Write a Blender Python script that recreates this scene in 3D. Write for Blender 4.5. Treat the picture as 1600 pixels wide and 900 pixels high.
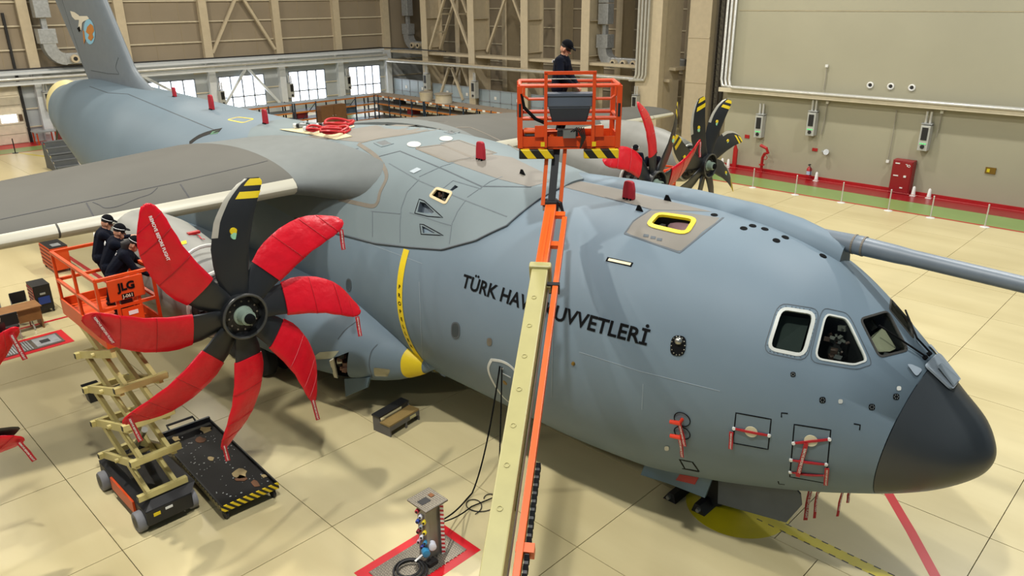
import bpy, bmesh, math, random
import numpy as np
from mathutils import Vector, Matrix
from mathutils.bvhtree import BVHTree
random.seed(7)
D = bpy.data; SC = bpy.context.scene; COL = SC.collection
for o in list(D.objects): D.objects.remove(o)

# ------------------------------------------------------------------ camera
# world: x = aircraft forward, y = towards the port wing / long side wall, z up, metres
CAM = np.array([0.0, 0.0, 9.6]); FPX = 1185.7
YAW, PIT, ROL = [math.radians(a) for a in (134.612, 20.821, -0.4836)]
_d = np.array([math.cos(PIT)*math.cos(YAW), math.cos(PIT)*math.sin(YAW), -math.sin(PIT)])
_r = np.cross(_d, [0, 0, 1]); _r /= np.linalg.norm(_r); _u = np.cross(_r, _d)
_r, _u = math.cos(ROL)*_r+math.sin(ROL)*_u, -math.sin(ROL)*_r+math.cos(ROL)*_u
cam = D.cameras.new('camera'); camo = D.objects.new('camera', cam); COL.objects.link(camo)
cam.sensor_fit = 'HORIZONTAL'; cam.sensor_width = 36.0; cam.lens = 36.0*FPX/1600.0; cam.clip_end = 400
M = Matrix.Identity(4)
for i in range(3):
    M[i][0] = _r[i]; M[i][1] = _u[i]; M[i][2] = -_d[i]; M[i][3] = CAM[i]
camo.matrix_world = M; SC.camera = camo

def ray(x, y): return _d+_r*((x-800)/FPX)-_u*((y-450)/FPX)
def onx(x, y, v): k = ray(x, y); return Vector(CAM+k*((v-CAM[0])/k[0]))
def ony(x, y, v): k = ray(x, y); return Vector(CAM+k*((v-CAM[1])/k[1]))
def onz(x, y, v): k = ray(x, y); return Vector(CAM+k*((v-CAM[2])/k[2]))
def at(x, y, dep): return Vector(CAM+ray(x, y)*dep)

# ------------------------------------------------------------------ light
W = D.worlds.new('world'); SC.world = W; W.use_nodes = True
W.node_tree.nodes['Background'].inputs[0].default_value = (0.62, 0.82, 1.0, 1)
W.node_tree.nodes['Background'].inputs[1].default_value = 0.14
def lamp(x, y, z, sx, sy, power, col=(1, 0.965, 0.90)):
    l = D.lights.new('hangar_lamp', 'AREA'); l.shape = 'RECTANGLE'; l.size = sx; l.size_y = sy
    l.energy = power; l.color = col
    o = D.objects.new('hangar_lamp', l); COL.objects.link(o); o.location = (x, y, z); return o
for lx, lc, k in ((-52, (1, .90, .76), .72), (-36, (1, .90, .76), .72), (-20, (1, .95, .86), 1.0), (-4, (.99, .98, .95), 1.0)):   # warm lamps over the rear bays, cooler ones near the door
    for ly, pw in ((-14, 1050), (2, 2250), (18, 1900), (34, 1750)):
        lamp(lx, ly, 21, .8, .8, pw*k, lc)
vs = SC.view_settings
vs.view_transform = 'Standard'; vs.look = 'None'; vs.gamma = 1; vs.use_curve_mapping = False; vs.exposure = 0.33

# ------------------------------------------------------------------ materials
def lin(h):
    if isinstance(h, str):
        h = h.lstrip('#'); h = [int(h[i:i+2], 16)/255 for i in (0, 2, 4)]
    return tuple(c/12.92 if c <= .04045 else ((c+.055)/1.055)**2.4 for c in h)
MATS = {}
def mat(name, col, rough=.5, metal=0., var=.08, scale=3., bump=0., bscale=40., spec=.5, emit=0., alpha=None, coat=0.):
    if name in MATS: return MATS[name]
    m = D.materials.new(name); m.use_nodes = True; nt = m.node_tree; b = nt.nodes['Principled BSDF']
    c = lin(col)
    b.inputs['Roughness'].default_value = rough; b.inputs['Metallic'].default_value = metal
    b.inputs['Specular IOR Level'].default_value = spec
    if coat: b.inputs['Coat Weight'].default_value = coat
    tc = nt.nodes.new('ShaderNodeTexCoord')
    if var > 0:
        n = nt.nodes.new('ShaderNodeTexNoise'); n.inputs['Scale'].default_value = scale; n.inputs['Detail'].default_value = 5
        nt.links.new(tc.outputs['Object'], n.inputs['Vector'])
        r = nt.nodes.new('ShaderNodeValToRGB')
        r.color_ramp.elements[0].position = .3; r.color_ramp.elements[1].position = .72
        r.color_ramp.elements[0].color = tuple(v*(1-var) for v in c)+(1,)
        r.color_ramp.elements[1].color = tuple(min(1, v*(1+var)) for v in c)+(1,)
        nt.links.new(n.outputs['Fac'], r.inputs['Fac']); nt.links.new(r.outputs['Color'], b.inputs['Base Color'])
    else: b.inputs['Base Color'].default_value = c+(1,)
    if bump:
        n2 = nt.nodes.new('ShaderNodeTexNoise'); n2.inputs['Scale'].default_value = bscale
        nt.links.new(tc.outputs['Object'], n2.inputs['Vector'])
        bp = nt.nodes.new('ShaderNodeBump'); bp.inputs['Strength'].default_value = bump; bp.inputs['Distance'].default_value = .02
        nt.links.new(n2.outputs['Fac'], bp.inputs['Height']); nt.links.new(bp.outputs['Normal'], b.inputs['Normal'])
    if emit:
        b.inputs['Emission Color'].default_value = c+(1,); b.inputs['Emission Strength'].default_value = emit
    if alpha is not None: b.inputs['Alpha'].default_value = alpha
    MATS[name] = m; return m
def stripes(name, c1, c2, freq, direc=(1, 0, 0), thr=.5, rough=.5):
    m = D.materials.new(name); m.use_nodes = True; nt = m.node_tree; b = nt.nodes['Principled BSDF']
    b.inputs['Roughness'].default_value = rough
    tc = nt.nodes.new('ShaderNodeTexCoord'); dp = nt.nodes.new('ShaderNodeVectorMath'); dp.operation = 'DOT_PRODUCT'
    dp.inputs[1].default_value = tuple(d*freq for d in direc); nt.links.new(tc.outputs['Object'], dp.inputs[0])
    fr = nt.nodes.new('ShaderNodeMath'); fr.operation = 'FRACT'; nt.links.new(dp.outputs['Value'], fr.inputs[0])
    gt = nt.nodes.new('ShaderNodeMath'); gt.operation = 'GREATER_THAN'; gt.inputs[1].default_value = thr
    nt.links.new(fr.outputs[0], gt.inputs[0])
    mx = nt.nodes.new('ShaderNodeMix'); mx.data_type = 'RGBA'
    mx.inputs[6].default_value = lin(c1)+(1,); mx.inputs[7].default_value = lin(c2)+(1,)
    nt.links.new(gt.outputs[0], mx.inputs[0]); nt.links.new(mx.outputs[2], b.inputs['Base Color'])
    MATS[name] = m; return m
def glass(name, tint, amount):
    m = D.materials.new(name); m.use_nodes = True; nt = m.node_tree; nt.nodes.remove(nt.nodes['Principled BSDF'])
    o = nt.nodes['Material Output']; t = nt.nodes.new('ShaderNodeBsdfTransparent'); t.inputs[0].default_value = lin(tint)+(1,)
    g = nt.nodes.new('ShaderNodeBsdfGlossy'); g.inputs['Roughness'].default_value = .02
    f = nt.nodes.new('ShaderNodeFresnel'); f.inputs[0].default_value = 1.5
    a = nt.nodes.new('ShaderNodeMath'); a.operation = 'MULTIPLY'; a.inputs[1].default_value = amount; nt.links.new(f.outputs[0], a.inputs[0])
    x = nt.nodes.new('ShaderNodeMixShader'); nt.links.new(a.outputs[0], x.inputs[0]); nt.links.new(t.outputs[0], x.inputs[1]); nt.links.new(g.outputs[0], x.inputs[2])
    nt.links.new(x.outputs[0], o.inputs[0]); MATS[name] = m; return m

def floor_mat():
    m = D.materials.new('epoxy_floor'); m.use_nodes = True; nt = m.node_tree; b = nt.nodes['Principled BSDF']
    tc = nt.nodes.new('ShaderNodeTexCoord')
    def noise(sc, det=4, vec=None):
        n = nt.nodes.new('ShaderNodeTexNoise'); n.inputs['Scale'].default_value = sc; n.inputs['Detail'].default_value = det
        nt.links.new(vec or tc.outputs['Object'], n.inputs['Vector']); return n
    mp = nt.nodes.new('ShaderNodeMapping'); mp.inputs['Rotation'].default_value = (0, 0, .5); mp.inputs['Scale'].default_value = (.25, 1.4, 1)
    nt.links.new(tc.outputs['Object'], mp.inputs['Vector'])
    n1 = noise(.55, 5, mp.outputs['Vector']); n2 = noise(.22, 3)
    r1 = nt.nodes.new('ShaderNodeValToRGB'); e = r1.color_ramp.elements
    e[0].position = .28; e[0].color = lin('#c0b285')+(1,); e[1].position = .62; e[1].color = lin('#cfc296')+(1,)
    nt.links.new(n1.outputs['Fac'], r1.inputs['Fac'])
    mx = nt.nodes.new('ShaderNodeMix'); mx.data_type = 'RGBA'; mx.blend_type = 'MULTIPLY'; mx.inputs[0].default_value = .5
    r2 = nt.nodes.new('ShaderNodeValToRGB'); e = r2.color_ramp.elements
    e[0].position = .35; e[0].color = (.82, .80, .76, 1); e[1].position = .65; e[1].color = (1, 1, 1, 1)
    nt.links.new(n2.outputs['Fac'], r2.inputs['Fac'])
    nt.links.new(r1.outputs['Color'], mx.inputs[6]); nt.links.new(r2.outputs['Color'], mx.inputs[7])
    nt.links.new(mx.outputs[2], b.inputs['Base Color'])
    rr = nt.nodes.new('ShaderNodeMapRange'); rr.inputs[3].default_value = .22; rr.inputs[4].default_value = .42
    nt.links.new(n2.outputs['Fac'], rr.inputs[0]); nt.links.new(rr.outputs[0], b.inputs['Roughness'])
    MATS['epoxy_floor'] = m; return m

# ------------------------------------------------------------------ mesh helpers
class MB:
    def __init__(s): s.v = []; s.f = []; s.mi = []
    def add(s, vs, fs, mi=0):
        n = len(s.v); s.v += [tuple(v) for v in vs]; s.f += [tuple(i+n for i in f) for f in fs]; s.mi += [mi]*len(fs); return s
    def box(s, c, size, rot=None, mi=0, taper=1.0):
        hx, hy, hz = [a/2 for a in size]
        P = [Vector((x*hx*(taper if z > 0 else 1), y*hy*(taper if z > 0 else 1), z*hz)) for x in (-1, 1) for y in (-1, 1) for z in (-1, 1)]
        if rot is not None: P = [rot @ p for p in P]
        P = [p+Vector(c) for p in P]
        return s.add(P, [(0, 1, 3, 2), (4, 6, 7, 5), (0, 4, 5, 1), (2, 3, 7, 6), (0, 2, 6, 4), (1, 5, 7, 3)], mi)
    def bb(s, x0, x1, y0, y1, z0, z1, mi=0): return s.box(((x0+x1)/2, (y0+y1)/2, (z0+z1)/2), (abs(x1-x0), abs(y1-y0), abs(z1-z0)), None, mi)
    def beam(s, a, b, w, h=None, up=(0, 0, 1), mi=0):
        a = Vector(a); b = Vector(b); h = h or w; t = (b-a).normalized(); u = Vector(up)
        if abs(t.dot(u)) > .98: u = Vector((1, 0, 0))
        l = u.cross(t).normalized(); u = t.cross(l)
        R = Matrix((t, l, u)).transposed()
        return s.box((a+b)/2, ((b-a).length, w, h), R, mi)
    def tube(s, pts, rad, n=8, mi=0, cap=True):
        pts = [Vector(p) for p in pts]; m = len(pts)
        rs = rad if isinstance(rad, (list, tuple)) else [rad]*m
        base = len(s.v); N = None
        for i, p in enumerate(pts):
            t = (pts[min(i+1, m-1)]-pts[max(i-1, 0)])
            t = t.normalized() if t.length > 1e-9 else Vector((0, 0, 1))
            if N is None:
                N = t.orthogonal().normalized()
            else:
                N = (N-t*N.dot(t)); N = N.normalized() if N.length > 1e-6 else t.orthogonal().normalized()
            B = t.cross(N)
            for k in range(n):
                a = 2*math.pi*k/n; s.v.append(tuple(p+(N*math.cos(a)+B*math.sin(a))*rs[i]))
        fs = []
        for i in range(m-1):
            for k in range(n):
                k2 = (k+1) % n; fs.append((base+i*n+k, base+i*n+k2, base+(i+1)*n+k2, base+(i+1)*n+k))
        if cap: fs += [tuple(base+k for k in range(n))[::-1], tuple(base+(m-1)*n+k for k in range(n))]
        s.f += fs; s.mi += [mi]*len(fs); return s
    def loft(s, rings, closed=True, cap=(True, True), mi=0):
        n = len(rings[0]); base = len(s.v)
        for r in rings: s.v += [tuple(p) for p in r]
        fs = []
        for i in range(len(rings)-1):
            for k in range(n if closed else n-1):
                k2 = (k+1) % n; fs.append((base+i*n+k, base+i*n+k2, base+(i+1)*n+k2, base+(i+1)*n+k))
        if cap[0]: fs.append(tuple(base+k for k in range(n))[::-1])
        if cap[1]: fs.append(tuple(base+(len(rings)-1)*n+k for k in range(n)))
        s.f += fs; s.mi += [mi]*len(fs); return s
    def lathe(s, prof, o=(0, 0, 0), ax=(1, 0, 0), n=24, mi=0):   # prof: (along axis, radius)
        o = Vector(o); ax = Vector(ax).normalized(); N = ax.orthogonal().normalized(); B = ax.cross(N)
        return s.loft([[o+ax*a+(N*math.cos(2*math.pi*k/n)+B*math.sin(2*math.pi*k/n))*max(r, 1e-4) for k in range(n)] for a, r in prof], mi=mi)
    def prism(s, poly, off, mi=0):
        n = len(poly); off = Vector(off); P = [Vector(p) for p in poly]; P += [p+off for p in P]
        return s.add(P, [tuple(range(n))[::-1], tuple(range(n, 2*n))]+[(i, (i+1) % n, n+(i+1) % n, n+i) for i in range(n)], mi)
    def torus(s, c, ax, R, r, n=24, m=8, mi=0, ang=2*math.pi):
        ax = Vector(ax).normalized(); N = ax.orthogonal().normalized(); B = ax.cross(N)
        pts = [Vector(c)+(N*math.cos(ang*k/n)+B*math.sin(ang*k/n))*R for k in range(n+1)]
        return s.tube(pts, r, m, mi, cap=False)
    def sphere(s, c, r, n=12, mi=0, sc=(1, 1, 1)):
        rings = []
        for i in range(n//2+1):
            a = math.pi*i/(n//2); rr = max(math.sin(a), 1e-3)
            rings.append([Vector(c)+Vector((rr*math.cos(2*math.pi*k/n)*r*sc[0], rr*math.sin(2*math.pi*k/n)*r*sc[1], -math.cos(a)*r*sc[2])) for k in range(n)])
        return s.loft(rings, mi=mi)
def wloc(o):
    v = Vector((0, 0, 0))
    while o is not None: v += o.location; o = o.parent
    return v
def link(name, me, parent=None, mats=None):
    o = D.objects.new(name, me); COL.objects.link(o)
    if mats is not None:
        for m in (mats if isinstance(mats, (list, tuple)) else [mats]): me.materials.append(m)
    if parent is not None:
        o.parent = parent; o.matrix_parent_inverse = Matrix.Translation(-PW.get(parent.name, Vector((0, 0, 0))))
    PW[o.name] = Vector((0, 0, 0))
    return o
PW = {}
def obj(name, mb, mats, parent=None, smooth=False, bevel=0., auto=None):
    me = D.meshes.new(name); me.from_pydata(mb.v, [], mb.f)
    bm = bmesh.new(); bm.from_mesh(me)
    bm.faces.ensure_lookup_table()
    for f, i in zip(bm.faces, mb.mi): f.material_index = i
    bmesh.ops.recalc_face_normals(bm, faces=bm.faces)
    if smooth:
        for f in bm.faces: f.smooth = True
        lim = math.radians(auto or 40)
        for e in bm.edges:
            if len(e.link_faces) == 2 and e.calc_face_angle(0) > lim: e.smooth = False
    bm.to_mesh(me); bm.free()
    o = link(name, me, parent, mats)
    if bevel:
        md = o.modifiers.new('bevel', 'BEVEL'); md.width = bevel; md.segments = 2; md.limit_method = 'ANGLE'
    return o
def tag(o, label=None, cat=None, group=None, kind=None):
    if label: o['label'] = label
    if cat: o['category'] = cat
    if group: o['group'] = group
    if kind: o['kind'] = kind
    return o
def thing(name, label, cat, loc=(0, 0, 0), group=None):
    o = D.objects.new(name, None); COL.objects.link(o); o.location = loc; o.empty_display_size = .2
    PW[o.name] = Vector(loc); return tag(o, label, cat, group)
def struct(name, mb, m, **k): o = obj(name, mb, m, **k); o['kind'] = 'structure'; return o
def copy_thing(root, loc, label=None, rotz=0):
    r = root.copy(); COL.objects.link(r); r.location = loc; r.rotation_euler = (0, 0, rotz); PW[r.name] = Vector(loc)
    if label: r['label'] = label
    for c in root.children:
        k = c.copy(); COL.objects.link(k); k.parent = r
        for g in c.children:
            h = g.copy(); COL.objects.link(h); h.parent = k
    return r
def rz(a): return Matrix.Rotation(a, 3, 'Z')
def text_mesh(txt, size=1.0, align='CENTER', bold=0.0):
    cu = D.curves.new('txt', 'FONT'); cu.body = txt; cu.size = size; cu.align_x = align; cu.align_y = 'CENTER'; cu.offset = bold; cu.resolution_u = 3
    o = D.objects.new('txt', cu); COL.objects.link(o)
    dg = bpy.context.evaluated_depsgraph_get(); dg.update()
    me = D.meshes.new_from_object(o.evaluated_get(dg))
    v = [tuple(p.co) for p in me.vertices]; f = [tuple(p.vertices) for p in me.polygons]
    D.objects.remove(o); D.curves.remove(cu); D.meshes.remove(me)
    return v, f
def text_plane(mb, txt, c, ux, uy, size, bold=0., mi=0, align='CENTER'):
    v, f = text_mesh(txt, size, align, bold); c = Vector(c); ux = Vector(ux).normalized(); uy = Vector(uy).normalized()
    mb.add([c+ux*p[0]+uy*p[1] for p in v], f, mi); return mb
def boolean_cut(o, cutter_mb, m):
    me = D.meshes.new('cut'); me.from_pydata(cutter_mb.v, [], cutter_mb.f)
    bm = bmesh.new(); bm.from_mesh(me); bmesh.ops.recalc_face_normals(bm, faces=bm.faces); bm.to_mesh(me); bm.free()
    me.materials.append(m)
    c = D.objects.new('cut', me); COL.objects.link(c)
    md = o.modifiers.new('b', 'BOOLEAN'); md.operation = 'DIFFERENCE'; md.object = c; md.solver = 'EXACT'; md.material_mode = 'TRANSFER'
    dg = bpy.context.evaluated_depsgraph_get(); dg.update()
    nm = D.meshes.new_from_object(o.evaluated_get(dg)); o.modifiers.remove(md)
    old = o.data; o.data = nm; nm.name = old.name
    D.objects.remove(c)
# ================================================================== SETTING
FM = floor_mat()
m_joint = mat('joint_grey', '#857b5c', .8)
m_beige = mat('beige_panel', '#8f836f', .6, var=.06, scale=.4)
m_cream = mat('cream_steel', '#bfb297', .5, var=.05)
m_lowpan = mat('grey_panel', '#aab0b2', .55, var=.05, scale=.5)
m_girt = mat('girt', '#c9bfa6', .5)
m_wallr = mat('side_wall', '#9b9781', .6, var=.05, scale=.25)
m_galv = mat('galvanised', '#aeb2b4', .35, .5, var=.15, scale=6)
m_pipe = mat('silver_pipe', '#c4c4be', .3, .4, var=.08)
m_dark = mat('dark', '#1b1b1c', .5)
m_red = mat('red_paint', '#a3171b', .35, var=.05)
m_green = mat('green_paint', '#7d9656', .3, var=.06, scale=.6)
m_redf = mat('red_floor_paint', '#b3161f', .35, var=.06, scale=1.5)
m_yelf = mat('yellow_floor_paint', '#c9b81a', .35, var=.10, scale=1.5)
m_white = mat('white_paint', '#d9d9d4', .4, var=.04)
m_lit = mat('lit_window', '#eef4ff', .3, var=0, emit=2.6)
m_frame = mat('window_frame', '#858d94', .45)
m_panelblue = mat('partition_panel', '#93a2ab', .22, var=.08, scale=.6)

# floor: base plus separate slabs (joints recessed)
mb = MB(); mb.bb(-66, 8, -14, 55, -.30, -.05)
floor = struct('floor', mb, m_joint)
xs_far = [5.0]+[-1.82-2.92*k+2.92 for k in range(0, 12)]
ys_far = [11.84, 14.66, 17.5, 20.5, 23.5, 26.45, 29.3, 32.2, 35.1, 38.0]
xs_near = [5.0, -.9, -3.9, -7.28, -11.11, -13.36, -16.6, -19.6, -22.6, -25.6, -28.6, -31.22]
ys_near = [-8, -4, .2, 3.08, 6.2, 9.06, 11.84]
g = .008
def slab(x0, x1, y0, y1, m=FM, name='slab'):
    mb = MB(); hx = abs(x1-x0)/2-g; hy = abs(y1-y0)/2-g
    mb.box(((x0+x1)/2, (y0+y1)/2, -.03), (2*hx, 2*hy, .06)); return obj(name, mb, m, floor)
for i in range(len(xs_far)-1):
    for j in range(len(ys_far)-1): slab(xs_far[i+1], xs_far[i], ys_far[j], ys_far[j+1])
for i in range(len(xs_near)-1):
    for j in range(len(ys_near)-1): slab(xs_near[i+1], xs_near[i], ys_near[j], ys_near[j+1])
xe = xs_far[-1]; slab(-65, xe, 11.84, 38); slab(-65, -31.22, -8, 11.84); slab(-65, 5, 38, 40.2, m_green); slab(-65, -23, 40.2, 54)
slab(-23, 5, 40.2, 42, mat('dark_red_strip', '#8a171c', .3, var=.06, scale=1.5))
# painted floor lines
def strip(name, pts, w, m, z=.003):
    pts = [Vector((p[0], p[1], 0)) for p in pts]; mb = MB()
    for a, b in zip(pts, pts[1:]): mb.beam(a+Vector((0, 0, z/2)), b+Vector((0, 0, z/2)), w, z)
    return struct(name, mb, m)
strip('trim_1', [(-64, 38), (5, 38)], .16, m_redf, .004)
strip('trim_2', [(-3.72, 14.8), (-2.95, 13.83), (-1.6, 12.02), (2, 7.2)], .19, m_redf)
# yellow guide line with black dashes and the turning circle
strip('trim_3', [(-5.3, 12.27), (3, 12.2)], .26, m_yelf)
mb = MB()
for k in range(34):
    for s in (-1, 1): mb.box((-5.2+k*.24, 12.265+s*.125-(k*.24)*.008, .0045), (.12, .025, .003))
struct('trim_4', mb, m_dark)
mb = MB(); mb.lathe([(0, 1.02), (.0045, 1.02)], (-5.75, 12.27, 0), (0, 0, 1), 40); struct('trim_5', mb, m_yelf)
strip('trim_6', [(-26.5, 1), (-26.5, 6.35)], .14, m_redf)
strip('trim_7', [(-38, 8.2), (-24, 8.2)], .16, m_redf)
strip('trim_8', [(-62, 13), (-52, 16)], .2, m_yelf)

# ---- back wall x=-65
XB = -65.0
mb = MB(); mb.bb(XB-.3, XB, -8, 54, 5.0, 22)
wall_back = struct('wall_back', mb, m_beige)
mb = MB()
wins = [(17.9, 20.2), (24.2, 28.2), (30.3, 34.5), (37.0, 40.8), (43.5, 47.2)]
edges = [-8]+[v for w in wins for v in w]+[54]
for a, b in zip(edges[::2], edges[1::2]): mb.bb(XB-.3, XB, a, b, 0, 5.0)
for a, b in wins: mb.bb(XB-.3, XB, a, b, 0, .75); mb.bb(XB-.3, XB, a, b, 3.6, 5.0)
wall_low = struct('wall_back_lower', mb, m_lowpan)
# horizontal girts, each its own
for z in (6.5, 8.1, 9.7, 11.3, 12.9):
    obj('girt', MB().bb(XB, XB+.12, -8, 48, z-.05, z+.05), m_girt, wall_back)
for z in (4.0, 2.4, 1.1):
    for a, b in zip(edges[::2], edges[1::2]): obj('girt', MB().bb(XB, XB+.10, a, b, z-.04, z+.04), m_girt, wall_low)
for k in range(26):   # panel seams
    y = -7+k*2.17; obj('panel_seam', MB().bb(XB, XB+.015, y-.03, y+.03, 5.1, 16), mat('seam', '#94876e', .7), wall_back)
for i, (a, b) in enumerate(wins):
    w = struct('window_%d' % (i+1), MB().bb(XB-.22, XB-.2, a, b, .75, 3.6), mat('sky_glow', '#f2f6ff', .5, var=0, emit=3.0))
    n = max(2, round((b-a)/1.0))
    for j in range(n):
        for (z0, z1) in ((.8, 1.75), (1.83, 3.52)):
            y0 = a+(b-a)*j/n+.03; y1 = a+(b-a)*(j+1)/n-.03
            obj('pane', MB().bb(XB-.12, XB-.1, y0, y1, z0, z1), m_lit, w)
    for j in range(n+1):
        y = a+(b-a)*j/n; obj('mullion', MB().bb(XB-.14, XB+.02, y-.05, y+.05, .75, 3.6), m_frame, w)
    for z in (.77, 1.79, 3.56): obj('mullion', MB().bb(XB-.14, XB+.02, a, b, z-.05, z+.05), m_frame, w)
m_colw = mat('white_steel', '#cfd4d6', .45, var=.04)
yc_cols = [16.5, 23.0, 29.55, 36.1, 42.3, 48.0]
for i, y in enumerate(yc_cols):
    mb = MB(); mb.bb(XB, XB+.5, y-.27, y+.27, 5.0, 20, 0); mb.bb(XB, XB+.5, y-.27, y+.27, 0, 5.0, 1)
    mb.bb(XB+.5, XB+.55, y-.34, y+.34, 5.0, 20, 0); mb.bb(XB+.5, XB+.55, y-.30, y+.30, 0, 5.0, 1)
    o = struct('wall_back_column', mb, [m_cream, m_colw])
def brace(name, pts, w, m, x):
    mb = MB()
    for a, b in zip(pts, pts[1:]): mb.beam((x, a[0], a[1]), (x, b[0], b[1]), w)
    return struct(name, mb, m)
brace('wall_back_brace', [(29.9, 5.6), (33.0, 10.6)], .22, m_cream, XB+.4)
brace('wall_back_brace', [(35.7, 5.6), (32.8, 10.6)], .22, m_cream, XB+.4)
brace('wall_back_brace', [(30.0, .8), (32.9, 4.4)], .2, m_colw, XB+.35)
brace('wall_back_brace', [(35.7, .8), (32.7, 4.4)], .2, m_colw, XB+.35)
brace('wall_back_brace', [(23.5, 4.4), (29.2, .8)], .2, m_colw, XB+.35)
# rail / cable tray running along back wall and right bay
def pipe(name, pts, r, m, label, cat, group=None, n=10):
    o = obj(name, MB().tube(pts, r, n), m, smooth=True); return tag(o, label, cat, group)
mb = MB(); mb.bb(XB+.6, XB+1.0, -8, 47.4, 4.85, 5.02); mb.bb(XB+.6, XB+.66, -8, 47.4, 4.85, 5.15); struct('trim_9', mb, m_colw)
struct('trim_10', MB().bb(XB+.9, XB+1.2, -8, 47.4, 4.15, 4.4), m_colw)
tag(obj('cable_run', MB().tube([(XB+1, -8, 5.2), (XB+1, 20, 5.24), (XB+1, 38, 5.2), (XB+1, 46.6, 5.28), (XB+4, 47.4, 5.25), (XB+10, 47.4, 5.2)], .06, 6), m_dark), 'thin black cable run along the tray above the bright windows', 'cable')
pipe('duct_pipe', [(XB+1.3, -6, 4.6), (XB+1.3, 47.2, 4.6)], .11, m_pipe, 'long pale horizontal pipe below the cable tray on the back wall', 'pipe')

# ---- right rear bay: columns y=48, panels behind y=54
YB = 48.0
mb = MB(); mb.bb(XB-.3, -23.3, 54.0, 54.3, 0, 22); wall_bay = struct('wall_right_bay', mb, m_beige)
for z in (2.2, 4.0, 5.6, 7.2, 8.8, 10.4): obj('girt', MB().bb(XB, -23.3, 53.88, 54, z-.05, z+.05), m_girt, wall_bay)
xcols = [-65.25+6.51*k for k in range(1, 6)]
for i, x in enumerate(xcols):
    mb = MB(); mb.bb(x-.40, x+.40, YB, YB+.08, 0, 20); mb.bb(x-.05, x+.05, YB+.08, YB+1.9, 0, 20); mb.bb(x-.40, x+.40, YB+1.9, YB+1.98, 0, 20)
    for z in (5.4, 8.0, 11): mb.bb(x-.38, x+.38, YB+.1, YB+1.9, z, z+.04)
    struct('wall_right_bay_column', mb, m_cream)
    mb = MB(); x2 = x+.3; mb.bb(x2-.3, x2+.3, 51.9, 51.98, 0, 20); mb.bb(x2-.05, x2+.05, 51.98, 53.9, 0, 20); struct('wall_right_bay_column', mb, m_cream)
for k in (0, 1):
    x = xcols[k]+.4; x2 = xcols[k+1]-.4 if k+1 < len(xcols) else x+5.7; xm = (x+x2)/2
    for y in (YB+.3, YB+1.6):
        for (a, b) in (((x, 5.2), (xm-.1, 10.4)), ((x2, 5.2), (xm+.1, 10.4)), ((x+1.2, .9), (xm-.2, 3.7)), ((x2-1.2, .9), (xm+.2, 3.7))):
            if k == 1 and (y < YB+1 or a[1] < 2): continue
            struct('wall_right_bay_brace', MB().beam((a[0], y, a[1]), (b[0], y, b[1]), .2), m_cream)
    for z in (6.8, 8.4):
        t = (z-5.2)/5.2
        if k == 0: struct('wall_right_bay_brace', MB().beam((x+(xm-x)*t, YB+.3, z), (x+(xm-x)*t, YB+1.6, z), .14), m_cream); struct('wall_right_bay_brace', MB().beam((x2+(xm-x2)*t, YB+.3, z), (x2+(xm-x2)*t, YB+1.6, z), .14), m_cream)
# horizontal tray and ledge in bay
mb = MB(); mb.bb(XB+.6, -31.0, YB-.5, YB-.2, 4.0, 4.2); struct('trim_11', mb, m_cream)
mb = MB(); mb.bb(XB+.6, -31.0, YB+.2, YB+1.7, 4.75, 4.95); struct('trim_12', mb, m_cream)
pipe('duct_pipe', [(XB+1.3, 47.2, 4.02), (XB+8, 47.35, 4.02), (-33.2, 47.35, 4.06)], .12, m_pipe, 'silver pipe along the bay ledge right of the windows', 'pipe')
# bay dark back between columns bottom: glazed partition panels
def partition(x0, x1, y, z0, z1, nx, nz):
    w = struct('wall_partition', MB().bb(x0, x1, y, y+.06, z0, z1), m_panelblue)
    for i in range(nx):
        for j in range(nz):
            a = x0+(x1-x0)*i/nx+.05; b = x0+(x1-x0)*(i+1)/nx-.05; c = z0+(z1-z0)*j/nz+.05; d = z0+(z1-z0)*(j+1)/nz-.05
            obj('panel', MB().bb(a, b, y-.03, y, c, d), m_panelblue, w)
    for i in range(nx+1): x = x0+(x1-x0)*i/nx; obj('frame_bar', MB().bb(x-.05, x+.05, y-.06, y, z0, z1), m_frame, w)
    for j in range(nz+1): z = z0+(z1-z0)*j/nz; obj('frame_bar', MB().bb(x0, x1, y-.06, y, z-.05, z+.05), m_frame, w)
    for i in range(1, nx, 2): obj('notice', MB().bb(x0+(x1-x0)*(i+.45)/nx, x0+(x1-x0)*(i+.65)/nx, y-.07, y-.035, z0+(z1-z0)*.62, z0+(z1-z0)*.75), m_white, w)
partition(-64.3, -59.2, YB+.4, 0, 2.2, 4, 2); partition(-58.2, -52.7, YB+.4, 0, 2.1, 4, 2)
partition(-51.7, -46.2, YB+.4, 0, 2.0, 4, 2); partition(-45.2, -39.7, YB+.4, 0, 2.0, 4, 2)

# ---- jog and tall shutter between bay and side wall
mb = MB(); mb.bb(-33.3, -31.3, 46.6, 47.2, 0, 22); mb.bb(-33.1, -31.5, 47.2, 49.5, 0, 22)
struct('wall_right_pier', mb, m_cream)
mb = MB(); mb.bb(-30.2, -28.5, 48.3, 48.9, 0, 22); mb.bb(-30.0, -28.6, 48.9, 52, 0, 22)
for z in (4, 7.0, 10): mb.bb(-30.2, -28.5, 48.26, 48.3, z, z+.08)
struct('wall_right_pier', mb, m_cream)
sh = struct('door_2', MB().bb(-28.0, -23.2, 49.6, 49.75, 0, 22), mat('shutter', '#a89d80', .6))
for k in range(22): obj('slat', MB().bb(-26.9, -25.0, 49.5, 49.6, .3+k*.62, .3+k*.62+.56), mat('shutter', '#a89d80'), sh)
for x in (-27.9, -26.95, -24.9): obj('guide_rail', MB().bb(x-.06, x+.06, 49.35, 49.6, 0, 20), mat('guide', '#3a3530', .6), sh)
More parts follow.
